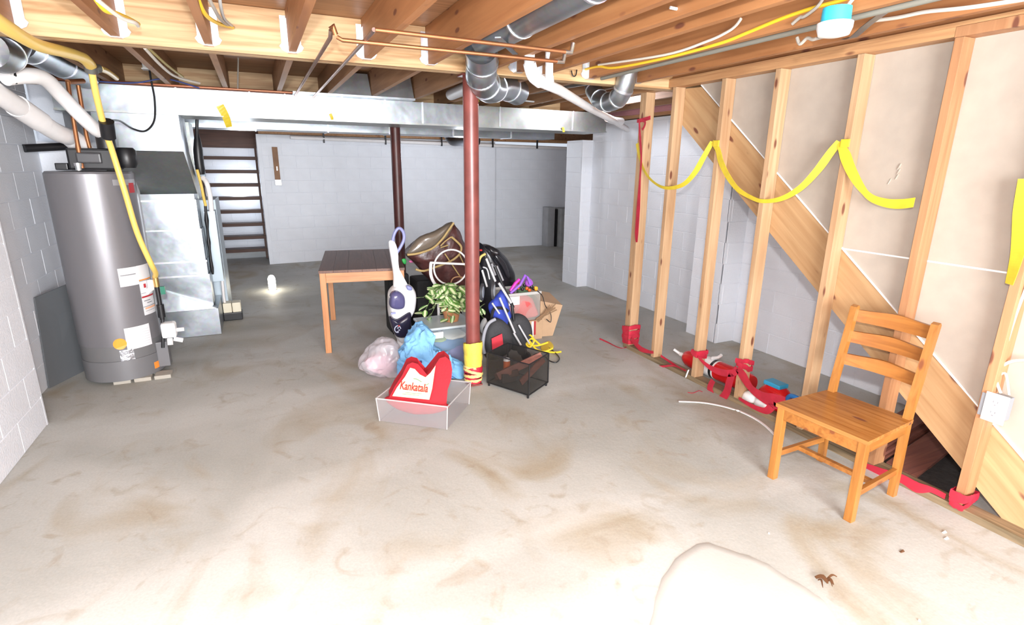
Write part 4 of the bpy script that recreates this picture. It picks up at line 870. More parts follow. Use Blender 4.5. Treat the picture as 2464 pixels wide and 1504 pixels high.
ad = N.new('ShaderNodeMath'); ad.operation = 'MULTIPLY_ADD'; ad.inputs[1].default_value = .006; L.new(nz_.outputs['Fac'], ad.inputs[0]); L.new(ab.outputs[0], ad.inputs[2])
rr = N.new('ShaderNodeValToRGB'); rr.color_ramp.elements[0].position = .0095; rr.color_ramp.elements[0].color = (.72, .80, .48, 1); rr.color_ramp.elements[1].position = .0125; rr.color_ramp.elements[1].color = (.10, .25, .045, 1)
L.new(ad.outputs[0], rr.inputs['Fac']); L.new(rr.outputs['Color'], b_.inputs['Base Color']); b_.inputs['Roughness'].default_value = .4
LEAFS = []
for v in range(4):
    me = bpy.data.meshes.new('leaf'); L_l = (.055, .065, .075, .06)[v]; ww = .021; vs = []; fs = []
    for i in range(6):
        t = i/5; wv = ww*math.sin(pi*min(1, t*1.0+.02))**.7*(1-.15*t)+.0006; z = -.25*L_l*t*t*(.3+.4*v/3)
        vs += [(-wv, t*L_l, z+.002), (0, t*L_l, z-.001), (wv, t*L_l, z+.002)]
    for i in range(5):
        for k in range(2): fs.append((i*3+k, i*3+k+1, i*3+k+4, i*3+k+3))
    nv = len(vs); vs += [(x, y, z-.0012) for x, y, z in vs]; fs += [tuple(nv+i for i in f[::-1]) for f in fs]
    me.from_pydata(vs, [], fs); me.materials.append(m_); LEAFS.append(me)
    for p_ in me.polygons: p_.use_smooth = True
C_ = Vector((1.36, 4.12, tz+.13)); base = Vector(pl['_w']); stems = MB()
for k in range(34):
    a = random.uniform(0, 2*pi) if k % 2 else random.uniform(pi, 2*pi); rad = random.uniform(.07, .30); up_ = random.uniform(.03, .2); drp = random.uniform(0, .22) if rad > .14 else 0
    endz = max(C_.z+up_-drp, tz+.02 if abs(rad) < .18 else tz-.08)
    P = curve([C_+Vector((cos(a)*.02, sin(a)*.02, 0)), C_+Vector((cos(a)*rad*.5, sin(a)*rad*.5*.8, up_)), Vector((C_.x+cos(a)*rad, C_.y+sin(a)*rad*.75, endz))], 5)
    stems.tube(P, .002, 5)
    for i in range(1, len(P)):
        for q in range(1 if i % 2 else 1):
            if random.random() < .08: continue
            o = bpy.data.objects.new('leaf', random.choice(LEAFS)); COL.objects.link(o); o.parent = pl
            o.location = P[i]-base; an = a-pi/2+random.choice((-1, 1))*random.uniform(.3, 1.5)
            o.rotation_euler = (random.uniform(-.7, .3), random.uniform(-.6, .6), an)
            sc = random.uniform(1.0, 1.45); o.scale = (sc, sc, sc)
stems.build('stems', plain('stem_green', (.09, .16, .04), .6), pl, smooth=True)

# black suitcases and the zipped comforter bag
sc1 = thing('suitcase', 'black upright suitcase partly behind the table corner', 'suitcase', (1.13, 5.35, 0))
MB().box(1.04, 1.24, 5.02, 5.24, .03, .60, .02).build('shell', BLKFAB, sc1); MB().tube([(1.08, 5.05, .02), (1.08, 5.08, .02)], .019, 10).tube([(1.2, 5.05, .02), (1.2, 5.08, .02)], .019, 10).build('wheel', BLACK, sc1)
MB().bar((1.08, 5.012, .3), (1.08, 5.012, .45), .012, .01, (0, 1, 0)).build('side_handle', plain('pale_handle', (.3, .3, .3), .4), sc1)
sc2 = thing('suitcase', 'large black suitcase standing under the striped comforter bag', 'suitcase', (1.5, 5.2, 0))
MB().box(1.27, 1.72, 4.86, 5.16, .03, .56, .025).build('shell', BLKFAB, sc2); MB().tube([(1.3, 4.9, .02), (1.3, 4.93, .02)], .019, 10).tube([(1.68, 4.9, .02), (1.68, 4.93, .02)], .019, 10).build('wheel', BLACK, sc2)
MB().tube([(1.40, 4.87, .5), (1.40, 4.84, .5), (1.5, 4.84, .5), (1.5, 4.87, .5)], .008, 8).build('carry_handle', BLACK, sc2)
cb = thing('comforter_bag', 'zipped clear brown comforter bag with yellow piping leaning on the black suitcase', 'bag', (1.6, 5.0, .56))
soft([(976, 610), (1008, 572), (1050, 556), (1085, 537), (1097, 548), (1112, 580), (1125, 620), (1120, 685), (1090, 700), (1055, 690), (1020, 662), (998, 632)], 4.84, .34, wr=.012, seed=2, smooth=5, rings=9).build('contents', plain('maroon_comforter', (.085, .03, .028), .35, var=.5, vs=12, bump=.8, bs=12), cb, smooth=True)
soft([(978, 610), (1010, 571), (1050, 554), (1088, 534), (1082, 560), (1062, 585), (1035, 600), (1000, 612)], 4.72, .10, wr=.006, seed=8, smooth=5).build('top_flap', plain('brown_vinyl', (.16, .13, .10), .2, bump=.4, bs=10, spec=.8), cb, 'shiny brown top flap', smooth=True)
PIP = plain('yellow_piping', (.42, .30, .12), .6)
for k, pts in enumerate((((980, 613), (1005, 610), (1040, 598), (1062, 578), (1078, 556), (1092, 536)), ((1000, 648), (1020, 652), (1050, 642), (1085, 628), (1105, 612), (1110, 595), (1100, 582), (1086, 570)), ((1078, 590), (1060, 596)), ((1070, 610), (1110, 670)), ((1086, 570), (1072, 580), (1060, 592)), ((1105, 612), (1118, 640)))):
    MB().tube([ay(x, y, 4.63-.0*k) for x, y in pts], .010 if k < 2 else .006, 8, smooth=4).build('piping', PIP, cb, smooth=True)
# hoop toy
ht = thing('hoop_frame', 'white plastic hoop with crossbar standing behind the plant', 'toy hoop', (1.5, 4.5, .4))
q = ay(1085, 643, 4.46); MB().tube([q+Vector((.155*cos(t), 0, .155*sin(t))) for t in [k*2*pi/36 for k in range(37)]], .008, 10, False).build('hoop', WHITE, ht, smooth=True)
MB().tube(px_out([(1035, 632), (1125, 636)], 4.44), .010, 10).build('crossbar', WHITE, ht, smooth=True)
MB().tube(px_out([(1037, 632), (1036, 655), (1040, 672), (1050, 690), (1054, 705), (1056, 760), (1058, 800)], 4.45), [.014, .014, .014, .014, .013, .013, .011], 10, smooth=3).build('stand', WHITE, ht, smooth=True)
MB().tube([Vector((ay(1058, 800, 4.45).x, 4.45, ay(1058, 800, 4.45).z)), Vector((ay(1058, 800, 4.45).x, 4.45, .004))], .011, 10).build('foot', WHITE, ht)
D('bag_strap', MB().tube(px_out([(1085, 680), (1090, 670), (1102, 666), (1115, 668)], 4.6), .006, 8, smooth=4), plain('tan_strap', (.45, .25, .13), .6), 'tan curved strap end above the plant left of the post', 'strap', smooth=True)
D('green_scrap', soft([(967, 624), (974, 622), (978, 628), (975, 636), (969, 632)], 4.99, .02, zmin=.4), plain('bright_green', (.02, .35, .06), .5), 'bright green scrap of wrapping at the table corner', 'scrap', smooth=True)
D('pink_scrap', soft([(984, 627), (994, 626), (995, 631), (986, 632)], 4.97, .02, zmin=.4), plain('pink_bit', (.6, .12, .3), .5), 'little pink scrap beside the comforter bag', 'scrap', smooth=True)

# black car seat heap right of the post
cs = thing('child_seat', 'glossy black folded child seat behind the blue stroller', 'child seat', (2.05, 4.9, 0))
soft([(1145, 600), (1160, 588), (1178, 590), (1205, 608), (1226, 640), (1233, 675), (1231, 700), (1232, 790), (1150, 790)], 4.9, .34, smooth=5, rings=9, wr=.008).build('shell', plain('gloss_black', (.012, .012, .016), .25), cs, smooth=True)
MB().tube(px_out([(1195, 640), (1210, 675)], 4.70), .012, 8).build('rail', plain('rail_grey', (.4, .4, .42), .3), cs); MB().tube(px_out([(1183, 634), (1192, 662)], 4.70), .012, 8).build('rail', MATS['rail_grey'], cs)
q = ay(1157, 602, 4.71); MB().lathe(q, [(.0, -.01), (.014, -.006), (.014, .006), (0, .01)], 10).build('button', plain('red_button', (.6, .02, .02), .4), cs)
soft([(1195, 612), (1215, 632), (1226, 665), (1220, 668), (1205, 640), (1190, 618)], 4.70, .05).build('side_wing', plain('gloss_black2', (.02, .02, .025), .2), cs, smooth=True)

# folded stroller
sr = thing('folded_stroller', 'folded umbrella stroller with blue seat leaning upright behind the mesh basket', 'stroller', (2.0, 4.0, 0))
AL = plain('alu_tube', (.72, .73, .76), .25, metal=.4); YS = 4.02
for pts, r_ in ((((1170, 622), (1192, 677)), .010), (((1200, 681), (1230, 729)), .011), (((1202, 716), (1239, 801)), .0095), (((1184, 729), (1202, 755)), .008), (((1236, 801), (1262, 845)), .009), (((1248, 782), (1274, 827)), .008), (((1160, 650), (1172, 690)), .009)):
    MB().tube([ay(x, y, YS-.04-.1*(y-600)/250) for x, y in pts], r_, 10).build('frame_tube', AL, sr, smooth=True)
for pts, r_ in ((((1231, 729), (1240, 800), (1262, 850)), .013), (((1190, 640), (1215, 700), (1235, 740)), .014), (((1166, 612), (1180, 650)), .012)):
    MB().tube([ay(x, y, YS+.02-.1*(y-600)/250) for x, y in pts], r_, 10).build('black_tube', BLACK, sr, smooth=True)
MB().tube(px_out([(1157, 648), (1150, 632), (1156, 616), (1170, 610)], YS-.02), .011, 10, smooth=4).build('handle', BLACK, sr, smooth=True)
MB().tube(px_out([(1152, 632), (1157, 618), (1168, 611)], YS-.035), .010, 8, smooth=4).build('grip', plain('grip_yellow', (.6, .42, .12), .6), sr, 'yellow grip', smooth=True)
MB().tube([ay(1162, 643, 3.99), ay(1172, 648, 3.99), ay(1178, 672, 3.99)], .006, 8, smooth=4).build('wire', AL, sr, smooth=True)
WHL = plain('wheel_rubber', (.045, .045, .05), .6); HUB = plain('hub_grey', (.30, .34, .38), .4)
for (x, y, Yy, r_) in ((1187, 699, 3.80, .070), (1160, 703, 3.84, .068), (1124, 683, 4.0, .045)):
    q = ay(x, y, Yy); dr = Vector((.85, -.5, .0)).normalized(); pr = dr.cross(Vector((0, 0, 1)))
    MB().tube([q-dr*.008, q+dr*.008], r_, 24).build('wheel', WHL, sr, smooth=True)
    wh_ = MB().tube([q-pr*.0-dr*.011, q+dr*.011], r_*.68, 20)
    hb = wh_.build('wheel_hub', HUB, sr, smooth=True)
for (x, y) in ((1266, 857), (1292, 862), (1256, 843)):
    q = ay(x, y, 3.80); MB().tube([q-Vector((.01, .006, 0)), q+Vector((.01, .006, 0))], .042, 20).build('wheel', WHL, sr, smooth=True)
soft([(1176, 745), (1184, 725), (1200, 706), (1212, 698), (1222, 730), (1234, 785), (1233, 798), (1214, 796), (1194, 775)], 4.05, .10, wr=.008, seed=4, smooth=5, rings=8).build('seat', plain('royal_blue_cloth', (.03, .06, .42), .7, bump=.4, bs=30), sr, 'royal blue seat cloth', smooth=True)
MB().ribbon(px_out([(1182, 770), (1188, 745), (1210, 742), (1224, 750)], 3.97), .025, (0, 0, 1)).build('seat_belt', BLKFAB, sr)
MB().ribbon(px_out([(1190, 740), (1180, 775), (1176, 800)], 3.96), .02, (1, 0, 0)).build('seat_belt', BLKFAB, sr)
# round grey bag with red patch
rg = thing('round_bag', 'round charcoal padded bag with red square patch beside the post', 'bag', (1.75, 3.95, 0))
CHA = plain('charcoal_cloth', (.035, .036, .04), .8, bump=.3)
soft([(1164, 800), (1172, 782), (1186, 768), (1200, 766), (1218, 778), (1228, 800), (1228, 835), (1210, 855), (1180, 865), (1165, 850)], 3.90, .15, smooth=5, rings=8).build('front_pad', CHA, rg, smooth=True)
soft([(1220, 775), (1240, 756), (1262, 760), (1276, 785), (1276, 820), (1262, 838), (1236, 842), (1222, 830)], 4.02, .16, smooth=5, rings=8).build('rear_pad', CHA, rg, smooth=True)
MB().tube(px_out([(1192, 768), (1176, 778), (1166, 800), (1162, 830), (1166, 850)], 3.84), .014, 10, smooth=4).build('light_piping', plain('light_grey_pipe', (.3, .31, .35), .7), rg, smooth=True)
patch3([ay(1183, 815, 3.80), ay(1208, 803, 3.80), ay(1211, 828, 3.80), ay(1185, 846, 3.80)], .004).build('patch', plain('red_patch', (.55, .03, .05), .6), rg, 'red square patch')
D('grey_scrap', soft([(1158, 780), (1168, 765), (1172, 785), (1164, 800), (1158, 800)], 3.99, .08), plain('pale_cloth', (.5, .51, .52), .8), 'pale grey crumpled scrap between post and round bag', 'cloth', smooth=True)

# right tub, cardboard box and toys
cbx = thing('cardboard_box', 'tan cardboard box on the floor under the right clear tub', 'box', (2.2, 4.5, 0))
CARD = plain('cardboard', (.50, .33, .20), .8, var=.08)
MB().box(1.98, 2.36, 4.38, 4.72, 0, .19, .003).build('carton', CARD, cbx)
MB().box(2.24, 2.262, 4.372, 4.379, .0, .185).build('stripe', WHITE, cbx, 'white stripe'); MB().box(2.268, 2.285, 4.372, 4.379, .05, .185).build('stripe', RDI, cbx, 'red stripe')
cb2 = thing('cardboard_carton', 'taller tan carton with torn side right of the clear tub', 'box', (2.5, 4.6, 0))
MB().hexa([(2.365, 4.44, 0), (2.50, 4.42, 0), (2.56, 4.8, 0), (2.40, 4.8, 0), (2.365, 4.44, .36), (2.60, 4.42, .30), (2.66, 4.8, .34), (2.40, 4.8, .40)]).build('carton', CARD, cb2)
T2 = thing('storage_tub', 'clear tub holding red cloth beneath the purple toys', 'tub', (2.2, 4.5, .19))
CL2 = plain('clear_tub_plastic_warm', (.66, .66, .62), .2, alpha=.2, spec=.6)
x0, x1, y0, y1, z0, z1 = 1.99, 2.34, 4.40, 4.70, .192, .47
for (a, b, c_, d_) in ((x0, x1, y0, y0+.004), (x0, x1, y1-.004, y1), (x0, x0+.004, y0+.0045, y1-.0045), (x1-.004, x1, y0+.0045, y1-.0045)): MB().box(a, b, c_, d_, z0+.004, z1).build('side', CL2, T2)
MB().box(x0, x1, y0, y1, z0, z0+.0035).build('bottom', CL2, T2)
MB().box(x0-.008, x1+.008, y0-.008, y0-.001, z1-.025, z1).box(x0-.008, x1+.008, y1+.001, y1+.008, z1-.025, z1).box(x1+.001, x1+.008, y0-.001, y1+.001, z1-.025, z1).build('rim', plain('rim_plastic', (.6, .6, .58), .3, alpha=.8), T2)
MB().box(2.01, 2.12, y0-.004, y0-.001, .36, .44).build('label_sheet', WHITE, T2)
tag(clampz(MB().puff([(2.02, 4.5, .2), (2.33, 4.5, .2), (2.33, 4.5, .30), (2.24, 4.5, .42), (2.05, 4.5, .42)], .2, wr=.012), .2).build('red_cloth', plain('coral_red', (.62, .10, .10), .6), smooth=True), 'coral red cloth inside the right clear tub', 'cloth')
tag(clampz(MB().puff([(2.22, 4.62, .25), (2.33, 4.62, .25), (2.33, 4.62, .46), (2.2, 4.62, .44)], .1, wr=.01), .2).build('green_cloth', plain('dull_green', (.12, .22, .12), .7), smooth=True), 'dull green cloth inside the right clear tub', 'cloth')
D('toy_stick', MB().tube(px_out([(1228, 700), (1240, 682), (1250, 672)], 4.45), [.014, .016, .014, .012], 12, smooth=1), plain('magenta', (.75, .03, .45), .35), 'magenta plastic toy stick on the right clear tub', 'toy', smooth=True)
D('toy_fork', MB().tube(px_out([(1228, 706), (1252, 685), (1264, 662), (1270, 668), (1276, 684)], 4.43), .013, 12, smooth=1), plain('violet', (.30, .12, .62), .35), 'violet Y-shaped plastic toy on the right clear tub', 'toy', smooth=True)
D('toy_violet_knob', soft([(1266, 672), (1276, 670), (1282, 682), (1272, 690), (1264, 684)], 4.5, .05), plain('violet2', (.38, .10, .55), .35), 'rounded violet toy part right of the violet fork', 'toy', smooth=True)
for k, (x, y) in enumerate(((1246, 692), (1257, 696), (1268, 694), (1279, 690), (1250, 684), (1262, 686), (1274, 698), (1284, 694))):
    q = ay(x, y, 4.5+.02*(k % 3))
    tag(MB().lathe(q, [(.0, -.018), (.014, -.012), (.018, 0), (.014, .012), (0, .018)], 12).build('toy_ball', plain(('orange_toy', 'black_toy')[k % 2], ((.85, .14, .02), (.02, .015, .02))[k % 2], .3), smooth=True), '%s %s toy bead in the heap on the right clear tub' % (('leftmost', 'second', 'third', 'rightmost')[(0, 0, 2, 3, 1, 2, 3, 1)[k] if 0 else (0, 0, 2, 2, 1, 1, 3, 3)[k]], ('orange', 'black')[k % 2]), 'toy', '%s toy beads on the right tub' % ('orange', 'black')[k % 2])
D('yellow_toy', soft([(1286, 690), (1293, 690), (1293, 699), (1287, 699)], 4.48, .03), plain('amber', (.8, .42, .03), .4), 'amber toy piece at the right end of the toy heap', 'toy', smooth=True)
tw = thing('twig_bundle', 'brown dried twigs sticking out right of the cardboard carton', 'twigs', tuple(ay(1320, 745, 4.4)))
for k in range(9):
    a = ay(1292+random.uniform(-4, 4), 772+random.uniform(-6, 4), 4.38); b = ay(1328+random.uniform(-8, 12), 742+random.uniform(-12, 10), 4.36)
    MB().tube([a, (a+b)/2+Vector((0, 0, random.uniform(-.02, .02))), b], .004, 6, smooth=3).build('twig', plain('twig_brown', (.25, .15, .08), .8), tw, smooth=True)
D('black_cable', MB().tube(px_out([(1293, 700), (1305, 712), (1312, 735), (1325, 755), (1325, 775), (1315, 768)], 4.37), .004, 8, smooth=5), BLACK, 'thin black cable arching over the carton edge', 'cable', smooth=True)
YC = plain('extension_yellow', (.80, .58, .03), .45)
yc = thing('extension_cord', 'tangled yellow extension cord with flat end behind the mesh basket', 'cord', tuple(fl(1310, 850)))
for k, pts in enumerate((((1262, 812), (1275, 806), (1285, 820), (1275, 835), (1265, 825), (1280, 815), (1300, 830)), ((1272, 818), (1290, 840), (1310, 846), (1330, 838)), ((1270, 806), (1268, 825), (1290, 832), (1318, 824)), ((1310, 846), (1335, 848), (1350, 850)))):
    MB().tube([Vector((*ay(x, y, 3.95)[:2], max(.009, ay(x, y, 3.95).z))) for x, y in pts], .0085, 8, smooth=5).build('loop', YC, yc, smooth=True)
clampz(MB().puff([fl(1300, 836), fl(1318, 822), fl(1328, 826), fl(1332, 838), fl(1312, 848)], .03, (0, 0, 1), smooth=3), .003).build('flat_end', YC, yc, smooth=True)
D('black_cord_loop', MB().tube([fl(x, y, .01) for x, y in ((1318, 835), (1335, 848), (1346, 862), (1338, 872), (1322, 868), (1312, 858))], .005, 8, smooth=6), BLACK, 'black cord loop lying right of the mesh basket', 'cord', smooth=True)
# mesh basket
mk = thing('mesh_basket', 'black wire mesh basket on the floor right of the steel post', 'basket', (1.645, 3.43, 0))
bq = [Vector((1.435, 3.52, 0)), Vector((1.616, 3.178, 0)), Vector((1.858, 3.337, 0)), Vector((1.677, 3.679, 0))]
MESHM = plain('black_mesh', (.03, .028, .026), .5, alpha=.36)
h0, h1 = .028, .262
fr = MB()
for k in range(4):
    a, b = bq[k], bq[(k+1) % 4]
    for z in (h0, h1): fr.bar(a+Vector((0, 0, z)), b+Vector((0, 0, z)), .007, .007)
    fr.bar(a+Vector((0, 0, h0)), a+Vector((0, 0, h1)), .008, .008, (1, 0, 0))
fr.build('frame', BLACK, mk)
for k in range(4):
    a, b = bq[k], bq[(k+1) % 4]; n_2 = (b-a).normalized().cross(Vector((0, 0, 1)))*.0008
    MB().hexa([a+Vector((0, 0, h0+.004))-n_2, b+Vector((0, 0, h0+.004))-n_2, b+Vector((0, 0, h0+.004))+n_2, a+Vector((0, 0, h0+.004))+n_2, a+Vector((0, 0, h1-.004))-n_2, b+Vector((0, 0, h1-.004))-n_2, b+Vector((0, 0, h1-.004))+n_2, a+Vector((0, 0, h1-.004))+n_2]).build('mesh_side', MESHM, mk)
    q = a+(sum(bq, Vector())/4-a)*.06; MB().lathe((q.x, q.y, 0), [(.008, 0), (.01, .024)], 10).build('foot', BLACK, mk)
MB().prism([p+Vector((0, 0, h0-.001)) for p in bq], (0, 0, .002)).build('mesh_bottom', MESHM, mk)
cn = thing('tin_can', 'small orange and white tin standing in the mesh basket', 'can', (1.55, 3.40, .06))
q = ay(1219, 893, 3.50)
MB().lathe(q, [(.026, 0), (.028, .01)], 20).build('rim', WHITE, cn, smooth=True)
MB().lathe(q+Vector((0, 0, .0105)), [(.027, 0), (.027, .075)], 20).build('wrapper', plain('tin_orange', (.62, .13, .03), .3), cn, smooth=True)
MB().lathe(q+Vector((0, 0, .086)), [(.027, 0), (.024, .012), (.022, .016)], 20).build('lid', WHITE, cn, smooth=True)
D('cd_stack', MB().box(q.x-.06, q.x+.06, 3.44, 3.56, .031, q.z-.001, .003), plain('dark_box', (.06, .045, .04), .4), 'dark box under the tin in the mesh basket', 'box')
bc_ = sum(bq, Vector())/4; eu = (bq[1]-bq[0]).normalized(); ev = (bq[2]-bq[1]).normalized()
for k, (a, b, w_) in enumerate((((-.12, -.10, .08), (.16, .10, .25), .06), ((-.16, -.08, .06), (.02, -.02, .12), .05), ((.1, -.11, .09), (.17, .11, .22), .05))):
    A = bc_+eu*a[0]+ev*a[1]+Vector((0, 0, a[2])); B = bc_+eu*b[0]+ev*b[1]+Vector((0, 0, b[2]))
    D('picture_frame', MB().bar(A, B, .012, w_, (0, 0, 1)), REDW if k != 1 else DARKW, ('reddish brown board slanting across the mesh basket', 'dark brown board lying low in the mesh basket', 'brown board at the right end of the mesh basket')[k], 'board')
# yellow and red ribbon wrapped round the post foot
rw = thing('post_ribbon_wrap', 'yellow ribbon with red bands wrapped round the foot of the front post', 'ribbon', (1.352, 3.60, .0))
def wrap(cx, cy, r, z0, z1, n, mat, parent, name, tilt=.012, w=.05, sq=None, seed=0):
    """closed bands of ribbon round a post (or a square stud), each a ring with thickness"""
    rnd = random.Random(seed)
    for k in range(n):
        z = z0+(z1-z0)*(k+.5)/n; ph = rnd.uniform(0, 6.28); tl = rnd.uniform(-tilt, tilt); rr_ = r+.0025+.0022*(k % 3)+.0008*k; N_ = 32; vs = []; ww_ = w*rnd.uniform(.75, 1.1)
        for i in range(N_):
            a = 2*pi*(i+.5)/N_
            if sq:
                ux, uy = cos(a), sin(a); t_ = min((sq[0]+rr_)/max(abs(ux), 1e-6), (sq[1]+rr_)/max(abs(uy), 1e-6)); px_, py_ = ux*t_, uy*t_
            else: px_, py_ = rr_*cos(a), rr_*sin(a)
            zc = max(.006+ww_/2+abs(tl), z+tl*sin(a+ph)); j1, j2 = rnd.uniform(-.003, .003), rnd.uniform(-.003, .003)
            out = Vector((cos(a), sin(a), 0))*(.002+rnd.uniform(0, .002)); c_ = Vector((cx+px_, cy+py_, zc))
            vs += [c_+Vector((0, 0, -ww_/2+j1)), c_+out+Vector((0, 0, -ww_/2+j1)), c_+out*1.6+Vector((0, 0, 0)), c_+out+Vector((0, 0, ww_/2+j2)), c_+Vector((0, 0, ww_/2+j2))]
        fs = [(5*i+j, 5*i+(j+1) % 5, 5*((i+1) % N_)+(j+1) % 5, 5*((i+1) % N_)+j) for i in range(N_) for j in range(5)]
        MB().add(vs, fs).build(name, mat, parent, smooth=True)
YCLOTH = plain('yellow_tape_cloth', (.80, .60, .08), .6, var=.15, vs=18, bump=.4)
wrap(1.352, 3.60, .058, .14, .32, 6, YCLOTH, rw, 'ribbon_turn', .02, .06, seed=1)
wrap(1.352, 3.60, .060, .03, .14, 3, REDR, rw, 'ribbon_turn', .012, .045, seed=2)
wrap(1.352, 3.60, .063, .03, .15, 4, plain('yellow_tape_pale', (.78, .62, .22), .6, var=.15, vs=18), rw, 'ribbon_turn', .03, .022, seed=3)

# ribbons on the stud wall
XR = XP-.006
def xr(pts, X=None, fz=None): return [ax(x, y, (XR if X is None else X)) for x, y in pts]
ys_ = thing('yellow_ribbon', 'yellow ribbon draped in swags across the studs', 'ribbon', tuple(ax(1715, 342, XR)))
MB().ribbon(xr([(1533, 345), (1538, 375), (1550, 410), (1570, 436), (1600, 452), (1640, 446), (1670, 418), (1695, 375), (1714, 341)]), [.035, .03, .022, .03, .04, .03], (0, 0, 1), 8, tw=.8).build('swag', YELR, ys_)
MB().ribbon(xr([(1714, 341), (1727, 360), (1735, 390), (1752, 425), (1775, 455), (1805, 474), (1835, 484), (1880, 478), (1925, 453), (1965, 412), (2000, 365), (2020, 341)]), [.03, .05, .045, .03, .025, .035, .045, .035], (0, 0, 1), 8, tw=.6).build('swag', YELR, ys_)
MB().ribbon(xr([(2020, 341), (2032, 370), (2048, 410), (2070, 448), (2095, 475), (2130, 488), (2165, 491), (2200, 487)]), [.03, .06, .05, .03, .04, .05, .05], (0, 0, 1), 8, tw=-.4).build('swag', YELR, ys_)
MB().box(XR-.008, XR+.002, sy[2]-.004, sy[2]+.045, ax(1715, 350, XR).z-.01, ax(1715, 341, XR).z+.008, .003).build('loop', YELR, ys_)
MB().box(XR-.008, XR+.002, sy[4]-.004, sy[4]+.045, ax(2020, 350, XR).z-.01, ax(2020, 339, XR).z+.008, .003).build('loop', YELR, ys_)
D('yellow_ribbon', MB().ribbon(xr([(2475, 430), (2462, 500), (2455, 560), (2448, 610), (2438, 650), (2428, 684)]), [.07, .07, .06, .05, .04], (0, 1, 0), 6, tw=.5), YELR, 'loose yellow ribbon end hanging down the nearest stud at the right edge', 'ribbon')
r1 = thing('red_ribbon', 'red ribbon knotted near the top of the first stud and hanging down', 'ribbon', tuple(ax(1540, 290, XR)))
MB().ribbon(xr([(1565, 283), (1552, 287), (1540, 290), (1533, 291)], XR-.003), .03, (0, 0, 1), 4).build('band', REDR, r1)
MB().ribbon(xr([(1538, 288), (1540, 330), (1543, 380), (1540, 430), (1536, 500), (1532, 560), (1532, 583)], XR-.012), [.012, .025, .02, .02, .045, .045, .02], (0, 1, 0), 6).build('tail', REDR, r1)
MB().ribbon(xr([(1540, 288), (1552, 293), (1550, 305), (1545, 312)], XR-.012), .02, (0, 1, 0), 4).build('knot_end', REDR, r1)
r2 = thing('red_ribbon', 'red ribbon bundled round the foot of the first stud', 'ribbon', (XP+.04, sy[0]+.04, .04))
wrap(XP+.0445, sy[0]+.038, .006, .05, .21, 6, REDR, r2, 'ribbon_turn', .02, .04, sq=(.0445, .038), seed=5)
clampz(MB().ribbon([fl(x, y, .012) for x, y in ((1443, 815), (1465, 825), (1485, 835), (1500, 838), (1512, 832))], .014, (.3, .3, 1), 6, tw=2), .002).build('tail', REDR, r2)
MB().ribbon([ax(x, y, XP-.01) for x, y in ((1520, 815), (1540, 838), (1560, 846), (1572, 848))], [.04, .05, .03, .02], (0, 0, 1), 6).build('tail', REDR, r2)
r3 = thing('red_ribbon', 'red ribbon draped low between the middle studs over the extinguisher', 'ribbon', (XP, 2.7, .1))
wrap(XP+.0445, sy[2]+.019, .005, .20, .25, 2, REDR, r3, 'ribbon_turn', .02, .035, sq=(.0445, .019), seed=6)
wrap(XP+.0445, sy[3]+.019, .005, .26, .32, 2, REDR, r3, 'ribbon_turn', .03, .04, sq=(.0445, .019), seed=7)
def low(pts, dx=-.012): return [ax(x, y, XP+dx) for x, y in pts]
MB().ribbon(low([(1558, 880), (1590, 882), (1620, 880), (1645, 890)]), .018, (0, 0, 1), 6, tw=1).build('tail', REDR, r3)
MB().ribbon(low([(1590, 856), (1608, 868), (1632, 884), (1650, 893)], .03), .02, (0, 0, 1), 6).build('tail', REDR, r3)
MB().ribbon(low([(1680, 858), (1695, 874), (1715, 888), (1740, 897), (1765, 897), (1775, 886)]), [.02, .03, .05, .05, .05], (0, 0, 1), 6).build('swag', REDR, r3)
MB().ribbon(low([(1716, 915), (1708, 935), (1716, 955), (1732, 963), (1748, 945), (1755, 920), (1762, 900)]), [.04, .055, .06, .06, .06, .05], (0, 1, .6), 8).build('loop', REDR, r3)
MB().ribbon(low([(1775, 886), (1788, 905), (1808, 935), (1835, 955), (1862, 965), (1890, 972)]), [.05, .07, .05, .07, .10, .09], (0, 0, 1), 8).build('swag', REDR, r3)
MB().ribbon(low([(1778, 958), (1800, 972), (1825, 984), (1845, 988), (1858, 975), (1865, 960)]), [.02, .03, .04, .06, .06], (0, 0, 1), 6).build('loop', REDR, r3)
r4 = thing('red_ribbon', 'red ribbon stretched along the sole plate behind the chair to the nearest stud', 'ribbon', (XP, 1.3, .05))
MB().ribbon([ax(x, y, XP+.0) for x, y in ((2050, 1118), (2080, 1122), (2130, 1140), (2170, 1152), (2205, 1172), (2240, 1178), (2275, 1195))], [.02, .04, .05, .05, .06, .03, .03], (0, .1, 1), 6).build('band', REDR, r4)
wrap(XP+.0445, sy[6]+.019, .006, .05, .10, 3, REDR, r4, 'ribbon_turn', .015, .04, sq=(.0445, .019), seed=8)

# fire extinguisher, toy, strip
fe = thing('fire_extinguisher', 'red fire extinguisher lying on its side behind the studs', 'fire extinguisher', (3.14, 3.0, 0))
FR = plain('extinguisher_red', (.65, .012, .015), .25)
A = Vector((3.14, 3.28, .077)); B = Vector((3.16, 2.60, .077)); dx = (B-A).normalized()
MB().tube([A, A+dx*.02, A+dx*.06, A+dx*.12, B-dx*.02, B], [.03, .052, .069, .074, .074, .066], 28).build('cylinder', FR, fe, smooth=True)
MB().tube([A+dx*.24, A+dx*.37], .0752, 28).build('label_band', WHITE, fe, 'white label band', smooth=True)
MB().tube([A+dx*.33, A+dx*.355], .0757, 28).build('label_stripe', BLACK, fe, smooth=True)
MB().tube([A-dx*.05, A+dx*.001], .018, 12).build('nozzle', WHITE, fe, 'white nozzle', smooth=True)
MB().tube([A-dx*.05, A-dx*.10+Vector((-.03, 0, .03))], .012, 10).build('lever', WHITE, fe, smooth=True)
